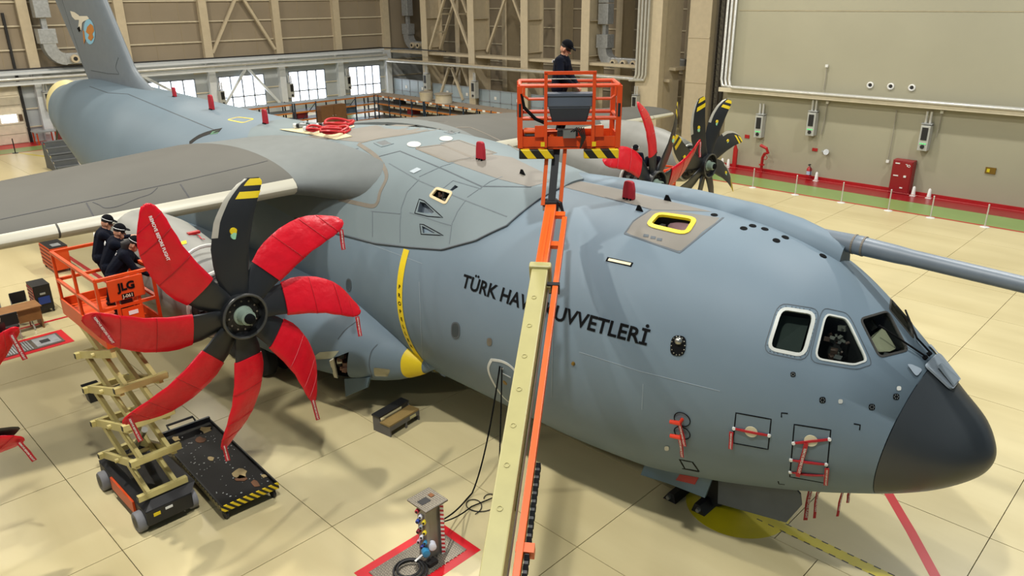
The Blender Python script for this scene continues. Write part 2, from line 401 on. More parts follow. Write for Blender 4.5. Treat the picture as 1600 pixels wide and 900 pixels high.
lad = struct('wall_right_ladder', MB().bb(-28.35, -28.28, 48.9, 49.1, 0, 14).bb(-27.95, -27.88, 48.9, 49.1, 0, 14), mat('guide', '#3a3530'))
for k in range(36): obj('rung', MB().bb(-28.3, -27.9, 48.97, 49.03, .3+k*.38, .34+k*.38), mat('guide', '#3a3530'), lad)
# ---- side wall y=42
mb = MB(); mb.bb(-23.3, 8, 42.0, 42.25, 0, 22); mb.bb(-23.3, -23.0, 42.25, 49.6, 0, 22)
wall_right = struct('wall_right', mb, m_wallr)
obj('panel_seam', MB().bb(-23, 8, 41.985, 42, 8.88, 8.94), mat('seam2', '#9a9176', .7), wall_right)
struct('baseboard_right', MB().bb(-23.3, 8, 41.94, 42, 0, .16), m_red)
mb = MB(); mb.bb(-23.6, 8, 41.45, 41.95, 4.42, 4.60); mb.bb(-23.6, 8, 41.45, 41.52, 4.6, 4.66); struct('trim_13', mb, m_girt)
for k in range(3):
    pipe('service_pipe', [(-23.6+k*.25, 41.7, 20), (-23.6+k*.25, 41.7, 5.1), (-23.45+k*.25, 41.6, 4.75), (-23.1+k*.2, 41.55-k*.12+.12, 4.70), (6, 41.55-k*.12+.12, 4.70)], .085, m_pipe, ['outermost', 'middle', 'innermost'][k]+' silver pipe running down then along the side wall tray', 'pipe', 'service pipes on the side wall')
for k in range(4):
    pipe('service_pipe', [(-33.1+k*.28, 46.4, 20), (-33.1+k*.28, 46.4, 4.5), (-33.25+k*.28, 46.4, 4.15), (-33.65, 46.42, 4.06), (-33.75, 47.1, 4.03)], .09, m_pipe, ['first', 'second', 'third', 'fourth'][k]+' vertical silver pipe from the left on the pier right of the boom basket', 'pipe', 'riser pipes on the pier')
# nozzles on the side wall
for i, p in enumerate([(1360, 133), (1392, 135), (1425, 137)]):
    c = ony(*p, 42.0)
    t = thing('wall_nozzle', ['left', 'middle', 'right'][i]+' of three round white air nozzles in a row on the side wall', 'nozzle', c, 'air nozzles on the side wall')
    obj('ring', MB().lathe([(0, .17), (-.06, .17), (-.08, .12), (-.03, .085), (0, .085)], c, (0, 1, 0), 20), m_white, t, smooth=True)
    obj('bore', MB().lathe([(-.02, .08), (-.045, .075)], c, (0, 1, 0), 16), m_dark, t)
m_unit = mat('unit_grey', '#a9aaa3', .45)
def wall_unit(c, n, label, sc=1.0, led=True, group='hose reel units'):
    # n = outward horizontal normal
    c = Vector(c); n = Vector(n); s = Vector((0, 0, 1)).cross(n)
    t = thing('service_unit', label, 'wall unit', c, group)
    R = Matrix((s, n, Vector((0, 0, 1)))).transposed()
    obj('housing', MB().box(c, (.46*sc, .42*sc, 1.25*sc), R), m_unit, t, bevel=.02)
    obj('screen', MB().box(c+n*.22*sc+Vector((0, 0, .22*sc)), (.28*sc, .03, .62*sc), R), m_dark, t)
    obj('port', MB().lathe([(0, .10*sc), (.05, .10*sc)], c+n*.20*sc+Vector((0, 0, -.42*sc)), n, 14), m_dark, t)
    obj('bracket', MB().box(c+Vector((0, 0, .7*sc)), (.5*sc, .3*sc, .06), R), m_galv, t)
    for k in (-1, 1): obj('feed_pipe', MB().tube([c+s*k*.1+Vector((0, 0, .7*sc)), c+s*k*.1+Vector((0, 0, 1.3*sc))], .06*sc, 8), m_pipe, t)
    if led:
        for k in (-1, 0, 1): obj('indicator', MB().box(c+n*.225*sc+s*k*.11*sc+Vector((0, 0, -.27*sc)), (.07*sc, .02, .05*sc), R), mat('led', '#49c46a', .4, var=0, emit=.8), t)
    return t
wall_unit((-17.85, 41.76, 3.05), (0, -1, 0), 'grey wall unit with dark screen, left of the two under the side wall tray')
wall_unit((-12.02, 41.76, 2.95), (0, -1, 0), 'grey wall unit with dark screen directly above the red fire cabinet')
wall_unit((XB+.78, 16.75, 2.9), (1, 0, 0), 'grey wall unit on the column beside the sectional door and tail', led=False)
wall_unit((XB+.78, 30.0, 1.9), (1, 0, 0), 'white wall unit on the column left of the second bright window', led=False)
wall_unit((XB+.78, 36.6, 2.0), (1, 0, 0), 'white wall unit on the column between two bright windows', led=False)
wall_unit((XB+.78, 42.8, 2.2), (1, 0, 0), 'white wall unit on the column left of the rightmost bright window', led=False)
wall_unit((-58.3, 47.74, 2.3), (0, -1, 0), 'grey wall unit on the bay column nearest the fibreglass tubs', 1.15, led=False)
wall_unit((-51.6, 47.74, 2.0), (0, -1, 0), 'grey wall unit on the second bay column, right of the tubs', 1.15, led=False)
wall_unit((-20.9, 41.76, 2.6), (0, -1, 0), 'grey wall unit behind the uncovered black propeller blades')
wall_unit((-33.0, 46.37, 2.4), (0, -1, 0), 'grey wall unit at the foot of the riser pipes behind the far wing', led=False)
# conduits
for p, q, l in [((1292, 103), (1287, 140), 'short grey conduit with a round cap above the tray'), ((1401, 172), (1387, 252), 'thin grey conduit dropping to a socket left of the fire cabinet'), ((1472, 175), (1462, 215), 'cable dangling beside the wall unit above the fire cabinet'), ((1293, 160), (1283, 210), 'cable dangling beside the left wall unit')]:
    a = ony(*p, 41.9); b = ony(*q, 41.9)
    t = thing('conduit', l, 'conduit', b); obj('pipe', MB().tube([a, (a+b)/2+Vector((.03, 0, 0)), b], .025, 6), mat('conduit', '#8f8b7d', .5), t); obj('end_box', MB().box(b if p[0] == 1401 else a, (.14, .1, .14)), m_white, t)
# fire cabinet
c = Vector((-12.75, 41.75, .95)); t = thing('fire_cabinet', 'red fire hose cabinet against the side wall', 'cabinet', (-12.75, 41.75, 0))
m_cabr = mat('cabinet_red', '#86101a', .35, var=.04)
obj('body', MB().bb(-13.25, -12.25, 41.5, 41.98, 0, 1.75), m_cabr, t, bevel=.02)
dr = obj('door', MB().bb(-13.2, -12.3, 41.47, 41.5, .1, 1.7), m_cabr, t, bevel=.01)
obj('handle', MB().box((-12.55, 41.44, .95), (.12, .04, .1)), m_white, dr)
for (x, z, w) in ((-13.0, 1.58, .22), (-13.0, .95, .24), (-12.65, .35, .14)): obj('sticker', MB().box((x, 41.46, z), (w, .012, .06)), m_white, dr)
t_ = MB(); t_.box((-12.56, 41.464, 1.57), (.10, .008, .03)); t_.box((-12.53, 41.464, 1.52), (.03, .008, .10)); t_.torus((-12.44, 41.464, 1.50), (0, 1, 0), .055, .014, 14, 5); obj('hose_mark', t_, m_white, dr)
# extinguisher
t = thing('fire_extinguisher', 'red fire extinguisher standing at the foot of the side wall', 'extinguisher', (-17.6, 41.6, 0))
obj('cylinder', MB().lathe([(0, .12), (.03, .14), (.62, .14), (.72, .06), (.76, .05)], (-17.6, 41.6, .0), (0, 0, 1), 16), m_red, t, smooth=True)
obj('valve', MB().box((-17.6, 41.55, .85), (.08, .2, .06)), m_dark, t); obj('hose', MB().tube([(-17.6, 41.5, .85), (-17.45, 41.45, .7), (-17.45, 41.46, .3)], .02, 6), m_dark, t)
obj('label_band', MB().lathe([(.3, .143), (.5, .143)], (-17.6, 41.6, .0), (0, 0, 1), 16), mat('label_blue', '#9fb4c8', .5), t)
# hydrant, red valve, horn, sign
t = thing('wall_hydrant', 'red curved hydrant pipe beside the side wall', 'hydrant', (-20.4, 41.5, 0))
obj('riser', MB().tube([(-20.4, 41.5, 0), (-20.4, 41.5, .9), (-20.25, 41.4, 1.15), (-20.0, 41.3, 1.25), (-20.1, 41.25, 1.5), (-20.5, 41.3, 1.62)], .085, 8), m_red, t, smooth=True)
obj('flange', MB().lathe([(0, .16), (.06, .16)], (-20.4, 41.5, .45), (0, 0, 1), 14), m_red, t)
obj('hand_wheel', MB().torus((-20.05, 41.1, 1.0), (0, 1, 0), .12, .02, 14, 6), m_red, t)
t = thing('fire_post', 'short red post with pointed top left of the hydrant', 'post', (-22.2, 41.5, 0)); obj('post_body', MB().prism([(-22.3, 41.5, 0), (-22.05, 41.5, 0), (-22.05, 41.5, 1.1), (-22.2, 41.5, 1.45), (-22.3, 41.5, 1.2)], (0, .12, 0)), m_red, t); obj('post_foot', MB().box((-22.18, 41.55, .03), (.4, .3, .06)), m_red, t)
for i, x in enumerate((-23.0, -22.6, -17.15, -12.05, -11.3)):
    t = thing('wall_bollard', ['leftmost small white cone post by the side wall', 'second small white cone post beside the red post', 'small white cone post right of the extinguisher', 'small white cone post touching the fire cabinet', 'rightmost small white cone post by the side wall'][i], 'post', (x, 41.6, 0), 'white cone posts by the side wall')
    obj('cone', MB().lathe([(0, .11), (.45, .07), (.5, .03)], (x, 41.6, 0), (0, 0, 1), 10), m_white, t, smooth=True); obj('foot', MB().box((x, 41.6, .015), (.26, .26, .03)), m_white, t)
t = thing('alarm_horn', 'grey alarm horn on the side wall above the extinguisher', 'horn', (-16.85, 41.9, 1.55)); obj('horn_body', MB().lathe([(0, .06), (-.1, .08), (-.3, .16)], (-16.85, 41.99, 1.55), (0, 1, -.3), 12), m_galv, t, smooth=True); obj('bracket', MB().box((-17.0, 41.97, 1.6), (.4, .06, .08)), m_galv, t)
tag(obj('wall_sign', MB().bb(-17.75, -17.45, 41.96, 42, 1.55, 1.72), m_red, bevel=.005), 'small red sign beside the grey alarm horn', 'sign')
tag(obj('wall_sign', MB().bb(-21.9, -21.6, 41.96, 42, 1.8, 2.0), m_red, bevel=.005), 'small red sign on the side wall above the hydrant', 'sign')
t = thing('wall_plate', 'small brass plate alone on the right of the side wall', 'plate', (-8.95, 41.98, 1.7)); obj('plate_panel', MB().bb(-9.15, -8.7, 41.95, 42, 1.55, 1.85), mat('brass', '#7a5f22', .35, .5), t); obj('plate_mark', MB().bb(-9.08, -8.95, 41.94, 41.95, 1.62, 1.78), m_yelf, t)
# stanchions along the green strip
for i, p in enumerate([(1185, 290), (1246, 303), (1318, 315), (1392, 327), (1456, 339), (1541, 353)]):
    c = onz(*p, 0); c.y = 37.75
    t = thing('barrier_post', ['first', 'second', 'third', 'fourth', 'fifth', 'sixth'][i]+' slim steel barrier post from the left along the green strip', 'post', c, 'barrier posts')
    obj('base_plate', MB().lathe([(0, .19), (.015, .19), (.04, .05)], c, (0, 0, 1), 18), m_white, t); obj('pole', MB().tube([c+Vector((0, 0, .03)), c+Vector((0, 0, 1.0))], .03, 8), m_pipe, t, smooth=True); obj('cap', MB().sphere(c+Vector((0, 0, 1.01)), .04, 8), m_pipe, t)
tag(obj('safety_rope', MB().tube([(-24, 37.75, .95)]+[(-24+k*1.0, 37.75, .93) for k in range(1, 31)], .012, 5), m_red), 'thin red rope strung along the steel barrier posts', 'rope')

# ---- ducts with nozzles
def duct(c, s, label, flip=1, axis='y', w=.9, nn=3):
    # vertical galvanised duct dropping to an elbow and a horizontal run with nozzles
    c = Vector(c); s = Vector(s).normalized(); n = Vector((0, 0, 1)).cross(s)*flip
    t = thing('air_duct', label, 'duct', c, 'galvanised air ducts'); R = Matrix((s, n, Vector((0, 0, 1)))).transposed()
    for k in range(3): obj('duct_section', MB().box(c+Vector((0, 0, 4.0+k*1.55)), (w, w*.8, 1.5), R), m_galv, t, bevel=.03)
    obj('reducer', MB().box(c+Vector((0, 0, 2.75)), (w*.35, w*.35, .9), R), m_galv, t)
    obj('damper_box', MB().box(c+Vector((0, 0, 2.0)), (w*1.15, w*.9, 1.0), R), m_galv, t, bevel=.02)
    el = []
    for k in range(7):
        a = math.pi/2*k/6; el.append(c+s*(w*.9-w*.9*math.cos(a))+Vector((0, 0, 1.5-w*1.1*math.sin(a))))
    mb = MB(); rings = []
    for k, p in enumerate(el):
        a = math.pi/2*k/6; d1 = s*math.cos(a)+Vector((0, 0, 1))*math.sin(a); h = w*.42
        rings.append([p+d1*h+n*h, p-d1*h+n*h, p-d1*h-n*h, p+d1*h-n*h])
    obj('elbow', mb.loft(rings), m_galv, t, smooth=True)
    e = el[-1]; obj('run', MB().box(e+s*(w*1.5), (w*3, w*.8, w*.75), R), m_galv, t, bevel=.03)
    for k in range(nn):
        q = e+s*(.5+k*w*1.0)+n*w*.4
        z = obj('nozzle', MB().lathe([(0, w*.26), (w*.22, w*.30), (w*.4, w*.28), (w*.4, w*.14)], q, n, 16), m_cream, t, smooth=True)
        obj('bore', MB().lathe([(w*.38, w*.15), (w*.41, w*.15)], q, n, 12), m_dark, z)
    return t
duct((XB+1.0, 17.5, 5.4), (0, 1, 0), 'galvanised air duct with nozzles beside the tail fin on the back wall', -1, w=1.0)
duct((-64.0, 50.3, 4.9), (1, 0, 0), 'galvanised air duct with three nozzles in the first bay right of the corner', -1)
duct((-38.4, 49.5, 4.5), (1, 0, 0), 'galvanised air duct with nozzles right of the man in the boom basket', -1, w=.95)
duct((-35.8, 51.5, 4.5), (1, 0, 0), 'galvanised air duct set deeper behind the riser pipes', -1, w=.95, nn=1)
# ---- sectional door on the left of the back wall
dm = mat('door_panel', '#d8cfb8', .5)
dd = struct('door_1', MB().bb(XB, XB+.05, 6, 15.2, 0, 4.2), dm)
for k in range(6): obj('door_section', MB().bb(XB+.05, XB+.12, 6, 15.1, .05+k*.68, .05+k*.68+.64), dm, dd)
obj('lit_pane', MB().bb(XB+.12, XB+.14, 14.2, 15.0, 1.75, 2.15) if False else MB().bb(XB+.12, XB+.15, 13.7, 14.7, 1.55, 2.1), m_lit, dd)
for s in (-1, 1): obj('pane_frame', MB().bb(XB+.12, XB+.16, 14.2+s*.75-.12, 14.2+s*.75+.12, 1.6, 2.05), mat('brown', '#5a4630', .6), dd)
for x in (15.3,): obj('guide_rail', MB().bb(XB, XB+.2, x-.08, x+.08, 0, 9), m_dark, dd)
# ================================================================== AIRCRAFT
YC = 12.26; XN = -1.713
m_grey = mat('aircraft_grey', '#697983', .55, spec=.3, var=.05, scale=.6)
m_top = mat('aircraft_top_grey', '#6f7b7d', .62, spec=.3, var=.06, scale=.8)
m_wing = mat('wing_grey', '#56554f', .7, var=.06, scale=.7, spec=.25)
m_walk = mat('walkway_grey', '#736e64', .6, var=.07, scale=1.2)
m_radome = mat('radome_black', '#34383a', .38, var=.06, scale=1.5)
m_line = mat('panel_line', '#4a5257', .6, var=0)
m_rivet = mat('rivet_line', '#5d676c', .6, var=0)
m_seal = mat('brown_seal', '#6f675a', .6, var=.1)
m_le = mat('leading_edge_pale', '#bdb9a6', .4, .1, var=.05, scale=1.0)
m_blk = mat('black_paint', '#0e0f10', .8, var=0, spec=.1)
m_blade = mat('blade_black', '#1d1f21', .4, var=.08)
m_cov = mat('red_cover', '#cb0a20', .36, spec=.4, var=.10, scale=2.5, bump=.8, bscale=6)
m_rbf = mat('red_streamer', '#a80f20', .55, var=.08)
m_yel = mat('yellow_mark', '#dcc018', .45, var=.05)
m_int = mat('interior_dark', '#15130f', .8, var=.2)
m_metal = mat('bare_metal', '#a5a59c', .3, .8, var=.15)
m_engd = mat('engine_dark', '#232120', .5, .3, var=.35, scale=18, bump=.5)
m_zinc = mat('primer_green', '#7f8f80', .5)
m_cone = mat('cream_primer', '#c9bd86', .5, var=.05)
PLANE = thing('transport_aircraft', 'large grey four-propeller military transport aircraft filling the hangar', 'aircraft', (-17, YC, 0))

KK = np.sqrt(np.array([0, .08, .3, .7, 1.3, 2, 3, 4.2, 5.5, 7.5]))
T_TOP = [2.941, 3.193, 3.474, 3.792, 4.321, 4.886, 5.515, 5.85, 5.97, 5.98]
T_BOT = [2.941, 2.68, 2.453, 2.158, 1.846, 1.558, 1.197, .844, .584, .508]
T_W = [0, .317, .661, .987, 1.349, 1.723, 2.108, 2.414, 2.641, 2.773]
def pchip(xk, yk, x):
    xk = np.asarray(xk, float); yk = np.asarray(yk, float); x = np.asarray(x, float)
    h = np.diff(xk); dl = np.diff(yk)/h; n = len(xk); m = np.zeros(n)
    for i in range(1, n-1):
        if dl[i-1]*dl[i] > 0:
            w1 = 2*h[i]+h[i-1]; w2 = h[i]+2*h[i-1]; m[i] = (w1+w2)/(w1/dl[i-1]+w2/dl[i])
    m[0] = dl[0]
    i = np.clip(np.searchsorted(xk, x)-1, 0, n-2); t = (x-xk[i])/h[i]
    return (2*t**3-3*t**2+1)*yk[i]+(t**3-2*t**2+t)*h[i]*m[i]+(-2*t**3+3*t**2)*yk[i+1]+(t**3-t**2)*h[i]*m[i+1]
XA = [0, 14, 20, 24, 27, 30, 33, 36, 39, 41.2]   # aft stations (distance from the nose)
A_TOP = [5.98, 5.98, 6.05, 6.13, 6.2, 6.28, 6.36, 6.38, 6.2, 5.85]; A_BOT = [.508, .508, .508, .508, .508, .80, 1.35, 1.95, 2.6, 3.1]; A_W = [2.773, 2.773, 2.773, 2.773, 2.773, 2.70, 2.45, 2.05, 1.55, 1.15]
def station(s):
    if s <= 7.5:
        q = math.sqrt(max(s, 0)); return [float(pchip(KK, t, q)) for t in (T_TOP, T_BOT, T_W)]
    return [float(pchip(XA, t, s)) for t in (A_TOP, A_BOT, A_W)]
def fus_pt(s, th, off=0.):
    t, b, w = station(s); hz = (t-b)/2
    n = Vector((0, math.cos(th)/max(w, .05), math.sin(th)/max(hz, .05))).normalized()
    return Vector((XN-s, YC+w*math.cos(th), (t+b)/2+hz*math.sin(th)))+n*off
NT = 96
def fus_ring(s): return [fus_pt(s, 2*math.pi*k/NT) for k in range(NT)]
SR, KR = 1.25, .112                        # radome joint, slightly raked
def raked(s0, th):
    s = s0
    for _ in range(5): s = max(.05, s0-KR*(fus_pt(s, th).z-3))
    return s
ss = [SR+.0]
body = [[fus_pt(raked(SR, 2*math.pi*k/NT), 2*math.pi*k/NT) for k in range(NT)]]
for s in list(np.linspace(2.0, 7.5, 40))+list(np.linspace(8, 26, 30))+list(np.linspace(27, 41.2, 24)): body.append(fus_ring(s))
fus = obj('fuselage', MB().loft(body), m_grey, PLANE, smooth=True, auto=60)
rad = []
for q in np.linspace(0.02, 1, 26):
    rad.append([fus_pt(raked(SR, 2*math.pi*k/NT)*q*q-.012*(q == 1), 2*math.pi*k/NT) for k in range(NT)])
radome = obj('radome', MB().loft(rad), m_radome, PLANE, smooth=True, auto=60)
tc = [[fus_pt(41.2, 2*math.pi*k/40) for k in range(40)]]
for f_, dx in ((.93, .4), (.75, .9), (.45, 1.3), (.1, 1.5)):
    c0 = Vector((XN-41.2-dx, YC, 4.75)); tc.append([c0+(Vector((0, p.y-YC, (p.z-4.475))))*f_ for p in tc[0]])
obj('tail_cone', MB().loft(tc), m_cone, PLANE, smooth=True)

# ---- wing-to-fuselage fairing
FX = [-10.1, -10.4, -11.0, -11.8, -12.8, -14.0, -15.5, -17.5, -19.5, -21, -22.5]
FTH = [80, 50, 39, 31, 27.5, 24, 22.5, 22.5, 26, 40, 70]
FH = [.02, .08, .17, .27, .37, .47, .50, .38, .18, .05, .0]
def fair_ring(x, n=48):
    th0 = math.radians(float(np.interp(-x, [-a for a in FX], FTH))); H = float(pchip([-a for a in FX], FH, -x)); s = XN-x; out = []
    for k in range(n+1):
        th = th0+(math.pi-2*th0)*k/n; e = min(th-th0, math.pi-th0-th)/(math.pi/2-th0); sm = min(1, e*1.35); sm = sm*sm*(3-2*sm)
        out.append(fus_pt(s, th, .022+H*sm))
    out.append(fus_pt(s, math.pi-th0, -.25)); out += [fus_pt(s, math.pi/2, -.4)]; out.append(fus_pt(s, th0, -.25)); return out
frs = sorted(set(list(np.linspace(-10.1, -13, 20))+list(np.linspace(-13.3, -22.5, 30))), reverse=True)
fairing = obj('wing_fairing', MB().loft([fair_ring(float(x)) for x in frs]), m_top, PLANE, smooth=True, auto=50)

# ---- wings
def foil(n=20):
    up = []
    for k in range(n+1):
        b = math.pi*k/n; x = .5*(1-math.cos(b)); t = 5*.13*(.2969*math.sqrt(x)-.126*x-.3516*x*x+.2843*x**3-.1015*x**4); cz = .018*math.sin(math.pi*x)
        up.append((x, cz+t, cz-t))
    return [(x, zu) for x, zu, zl in reversed(up)]+[(x, zl) for x, zu, zl in up[1:]]
FOIL = foil()
def wing_sec(dy, side):
    le = -16.05-.29*(dy-2.8); ch = float(np.interp(dy, [0, 2.8, 7.5, 21.2], [7.4, 6.75, 5.75, 2.85])); z = 5.46-.072*(dy-2.8); tw = .030
    if dy < 3.15: q = ((3.15-dy)/1.0); le += .9*q*q; ch += .9*q*q; z -= .15*q
    return le, ch, z, tw, YC+side*dy
def wing_ring(dy, side, grow=0.):
    le, ch, z, tw, y = wing_sec(dy, side); th = 1.0+(.12*min(1, 3.15-dy) if dy < 3.15 else 0)
    return [Vector((le-x*ch, y, z+zz*ch*th+x*ch*tw)) for x, zz in FOIL]
WINGS = []
for side in (-1, 1):
    dys = [1.6, 2.0, 2.3, 2.5, 2.7, 2.9, 3.15, 3.7, 4.5, 6, 8, 10, 12.4, 15, 18, 20.5, 21.0, 21.2]
    R_ = [wing_ring(d, side) for d in dys]; cM = sum(R_[-1], Vector())/len(R_[-1]); R_[-1] = [cM+(p-cM)*.5 for p in R_[-1]]
    w = obj('wing', MB().loft(R_[6:]), m_wing, PLANE, smooth=True, auto=55)
    w['label'] = 'grey wing with pale leading edge, '+('near side reaching out of the left edge' if side < 0 else 'far side behind the boom basket'); WINGS.append(w)
    obj('root_fillet', MB().loft(R_[:7]), mat('fillet_grey', '#676c6a', .6, var=.05, spec=.3), w, smooth=True, auto=55)
    # pale leading edge sheath, in sections
    secs = [3.15, 8.0, 11.0, 14.5, 18, 21.0]
    for a, b in zip(secs, secs[1:]):
        mb = MB(); rings = []
        for d in np.linspace(a+.02, b-.02, 6):
            le, ch, z, tw, y = wing_sec(float(d), side); n = [i for i, (x, zz) in enumerate(FOIL) if x <= (.052 if zz > 0 else .05)]
            pts = [Vector((le-FOIL[i][0]*ch+.02, y, z+FOIL[i][1]*ch*1.035+FOIL[i][0]*ch*tw)) for i in n]
            rings.append(pts)
        obj('leading_edge_sheath', mb.loft(rings, closed=False, cap=(False, False)), m_le, w, smooth=True)
# ---- nacelles
def nacelle(y, x0, z, name='nacelle', r=.80, ln=6.4):
    prof = [(0, .62), (.05, .68), (.5, .76), (1.3, .84), (2.4, .86), (3.6, .78), (4.8, .55), (5.8, .25), (ln, .05)]
    mb = MB(); rings = []
    for a, rr in prof:
        rr *= r/.80; zc = z+.0+a*.05; rings.append([Vector((x0-a, y+rr*math.cos(t)*(1.0), zc+rr*1.08*math.sin(t)+(.22*min(1, a/2.2) if math.sin(t) > .2 else 0))) for t in [2*math.pi*k/36 for k in range(36)]])
    o = obj(name, mb.loft(rings), mat('cowl_grey', '#7b7b74', .5, var=.06), PLANE, smooth=True, auto=50)
    obj('intake_lip', MB().torus((x0, y, z), (1, 0, 0), .64*r/.8, .05, 36, 8), mat('lip_pale', '#b9bab2', .35), o, smooth=True)
    obj('gearbox', MB().lathe([(0.02, .60*r/.8), (.12, .52), (.3, .40), (.55, .34)], (x0, y, z), (1, 0, 0), 24), m_engd, o)
    for k in range(14):
        a = 2*math.pi*k/14; obj('fitting', MB().box((x0+.14, y+.48*math.cos(a), z+.48*math.sin(a)), (.18, .09, .09)), [m_metal, m_engd][k % 2], o)
    obj('pylon', MB().prism([(x0-1.2, y-.16, z+.6), (x0-5.5, y-.16, z+.5), (x0-5.5, y-.16, z+1.15), (x0-2.6, y-.16, z+1.2)], (0, .32, 0)), m_top, o)
    return o
HUB_SI = Vector((-12.9, 5.79, 4.12)); HUB_PI = Vector((-12.9, 19.2, 4.3)); HUB_PO = Vector((-14.3, 24.64, 3.87)); HUB_SO = Vector((-14.3, -.12, 3.85))
NAC = [nacelle(h.y, h.x-.75, h.z) for h in (HUB_SI, HUB_PI, HUB_PO, HUB_SO)]
# open cowl panel on the near nacelle: dark bay with metal strut
bx = HUB_SI
obj('cowl_rim', MB().tube([Vector((bx.x-1.15+.0*k, bx.y+.80*math.cos(a), bx.z+.98*math.sin(a)+.1)) for k, a in enumerate(np.linspace(.3, 2.6, 16))], .035, 6), mat('lip_pale', '#b9bab2'), NAC[0])
# ---- propellers
def blade_ring(r, R=2.52, sgn=-1, grow=0., wid=1.0, cover=False):
    """chord section of a scimitar blade at radius r: local (radial, tangential, axial)"""
    u = r/R
    chord = float(np.interp(u, [.12, .2, .35, .55, .75, .9, .97, 1.0], [.36, .48, .62, .68, .66, .54, .40, .20]))*wid+grow*2
    if cover: chord = float(np.interp(r, [.9, 1.15, 1.5, 2.0, 2.27, 2.40, 2.52, 2.60, 2.64], [.66, .74, .78, .76, .66, .56, .42, .26, .10]))
    mid = float(np.interp(u, [0, .3, .5, .7, .85, 1.0, 1.08], [0, -.07, -.06, .06, .24, .52, .66]))     # lag of the mid chord
    thick = float(np.interp(u, [.12, .3, .6, 1.0], [.20, .09, .05, .02]))+grow*2
    beta = math.radians(float(np.interp(u, [.1, .5, 1.0], [-8, -17, -23])))
    pts = []
    for k in range(16):
        a = 2*math.pi*k/16; c = -math.cos(a)*chord/2; t = math.sin(a)*thick/2*(1-.3*math.cos(a))
        tang = mid*1.0+c; ax = t
        # pitch about the mid-chord; leading edge (c<0) goes aft for negative beta
        tt = mid+c*math.cos(beta)-t*math.sin(beta); xx = -c*math.sin(beta)+t*math.cos(beta)
        pts.append((r, tt, xx))
    return pts
def place(hub, ang, pts):
    er = Vector((0, math.cos(ang), math.sin(ang))); et = Vector((0, math.sin(ang), -math.cos(ang)))   # et = clockwise tangent seen from the front
    return [hub+er*p[0]+et*p[1]+Vector((p[2], 0, 0)) for p in pts]
rs_b = [.32, .42, .55, .75, 1.0, 1.3, 1.55, 1.8, 2.05, 2.22, 2.36, 2.46, 2.515]
def propeller(hub, ang0, hand, label, covered):
    p = obj('propeller', MB().lathe([(-.5, .30), (-.45, .40), (-.05, .42), (.05, .40), (.12, .30)], hub, (1, 0, 0), 28), m_engd, PLANE, smooth=True); p['label'] = label
    obj('spinner_ring', MB().torus(hub+Vector((.22, 0, 0)), (1, 0, 0), .42, .028, 40, 8), mat('ring_grey', '#4b4b48', .4, .4), p, smooth=True)
    obj('ring_shroud', MB().lathe([(-.1, .43), (.20, .42), (.20, .40), (-.05, .38)], hub, (1, 0, 0), 36), m_blade, p, smooth=True)
    obj('pitch_cylinder', MB().lathe([(.0, .20), (.14, .19), (.16, .15), (.34, .14), (.36, .09)], hub, (1, 0, 0), 24), m_zinc, p, smooth=True)
    obj('cylinder_cap', MB().lathe([(.34, .10), (.42, .095), (.44, .05)], hub, (1, 0, 0), 18), m_blk, p, smooth=True)
    for k in range(12):
        a = 2*math.pi*k/12; obj('bolt', MB().lathe([(.0, .022), (.13, .018)], hub+Vector((0, .28*math.cos(a), .28*math.sin(a))), (1, 0, 0), 8), m_seal, p)
    for k in range(44 if hub is HUB_SI else 14):
        a = random.random()*6.28; rr = .44+random.random()*.12; sz = random.uniform(.03, .07); obj('fitting', MB().box(hub+Vector((-.32+random.random()*.3, rr*math.cos(a), rr*math.sin(a))), (sz*2, sz, sz), Matrix.Rotation(a, 3, 'X')), [m_engd, m_seal, m_engd, m_metal][k % 4], p)
    for i in range(8):
        ang = ang0+i*math.pi/4
        rings = [place(hub, ang, [(q[0], q[1]*hand, q[2]) for q in blade_ring(r)]) for r in rs_b]
        b = obj('blade', MB().loft(rings), m_blade, p, smooth=True)
        if i not in covered:
            # metal leading-edge guard and yellow tip bands follow the blade skin
            mb = MB(); rr = [r for r in np.linspace(1.5, 2.5, 12)]; L = []
            for r in rr:
                R1 = place(hub, ang, [(q[0], q[1]*hand, q[2]) for q in blade_ring(r, grow=.006)])
                L.append([R1[k] for k in (14, 15, 0, 1, 2)])
            obj('edge_guard', mb.loft(L, closed=False, cap=(False, False)), mat('guard', '#b9b5a6', .35, .3), p, smooth=True)
            for (ra, rb) in ((2.16, 2.28), (2.38, 2.50)):
                L = [place(hub, ang, [(q[0], q[1]*hand, q[2]) for q in blade_ring(r, grow=.005)][3:14]) for r in np.linspace(ra, rb, 4)]
                obj('tip_band', MB().loft(L, closed=False, cap=(False, False)), m_yel, p, smooth=True)
            R1 = place(hub, ang, [(q[0], q[1]*hand, q[2]) for q in blade_ring(1.6, grow=.01)])
            c0 = R1[4]; obj('emblem_dot', MB().lathe([(-.02, .065), (.012, .065)], c0, (1, 0, 0), 16), m_yel, p); obj('emblem_dot', MB().lathe([(-.02, .062), (.013, .062)], c0-Vector((0, 0, .09)), (1, 0, 0), 16), mat('pale_green', '#8fc7a0', .5), p)
    return p
A0 = math.radians(43)
propeller(HUB_SI, A0, 1, 'black eight-blade propeller, near inboard, seven blades in red covers', (0, 2, 3, 4, 5, 6, 7))
propeller(HUB_SO, A0+.1, -1, 'black eight-blade propeller, near outboard, mostly out of the left edge', tuple(range(8)))
propeller(HUB_PI, math.radians(8), -1, 'black eight-blade propeller, far inboard, partly covered', (0, 2, 3))
propeller(HUB_PO, math.radians(72), 1, 'black eight-blade propeller, far outboard, all blades bare', ())
RBF = 'REMOVE BEFORE FLIGHT'
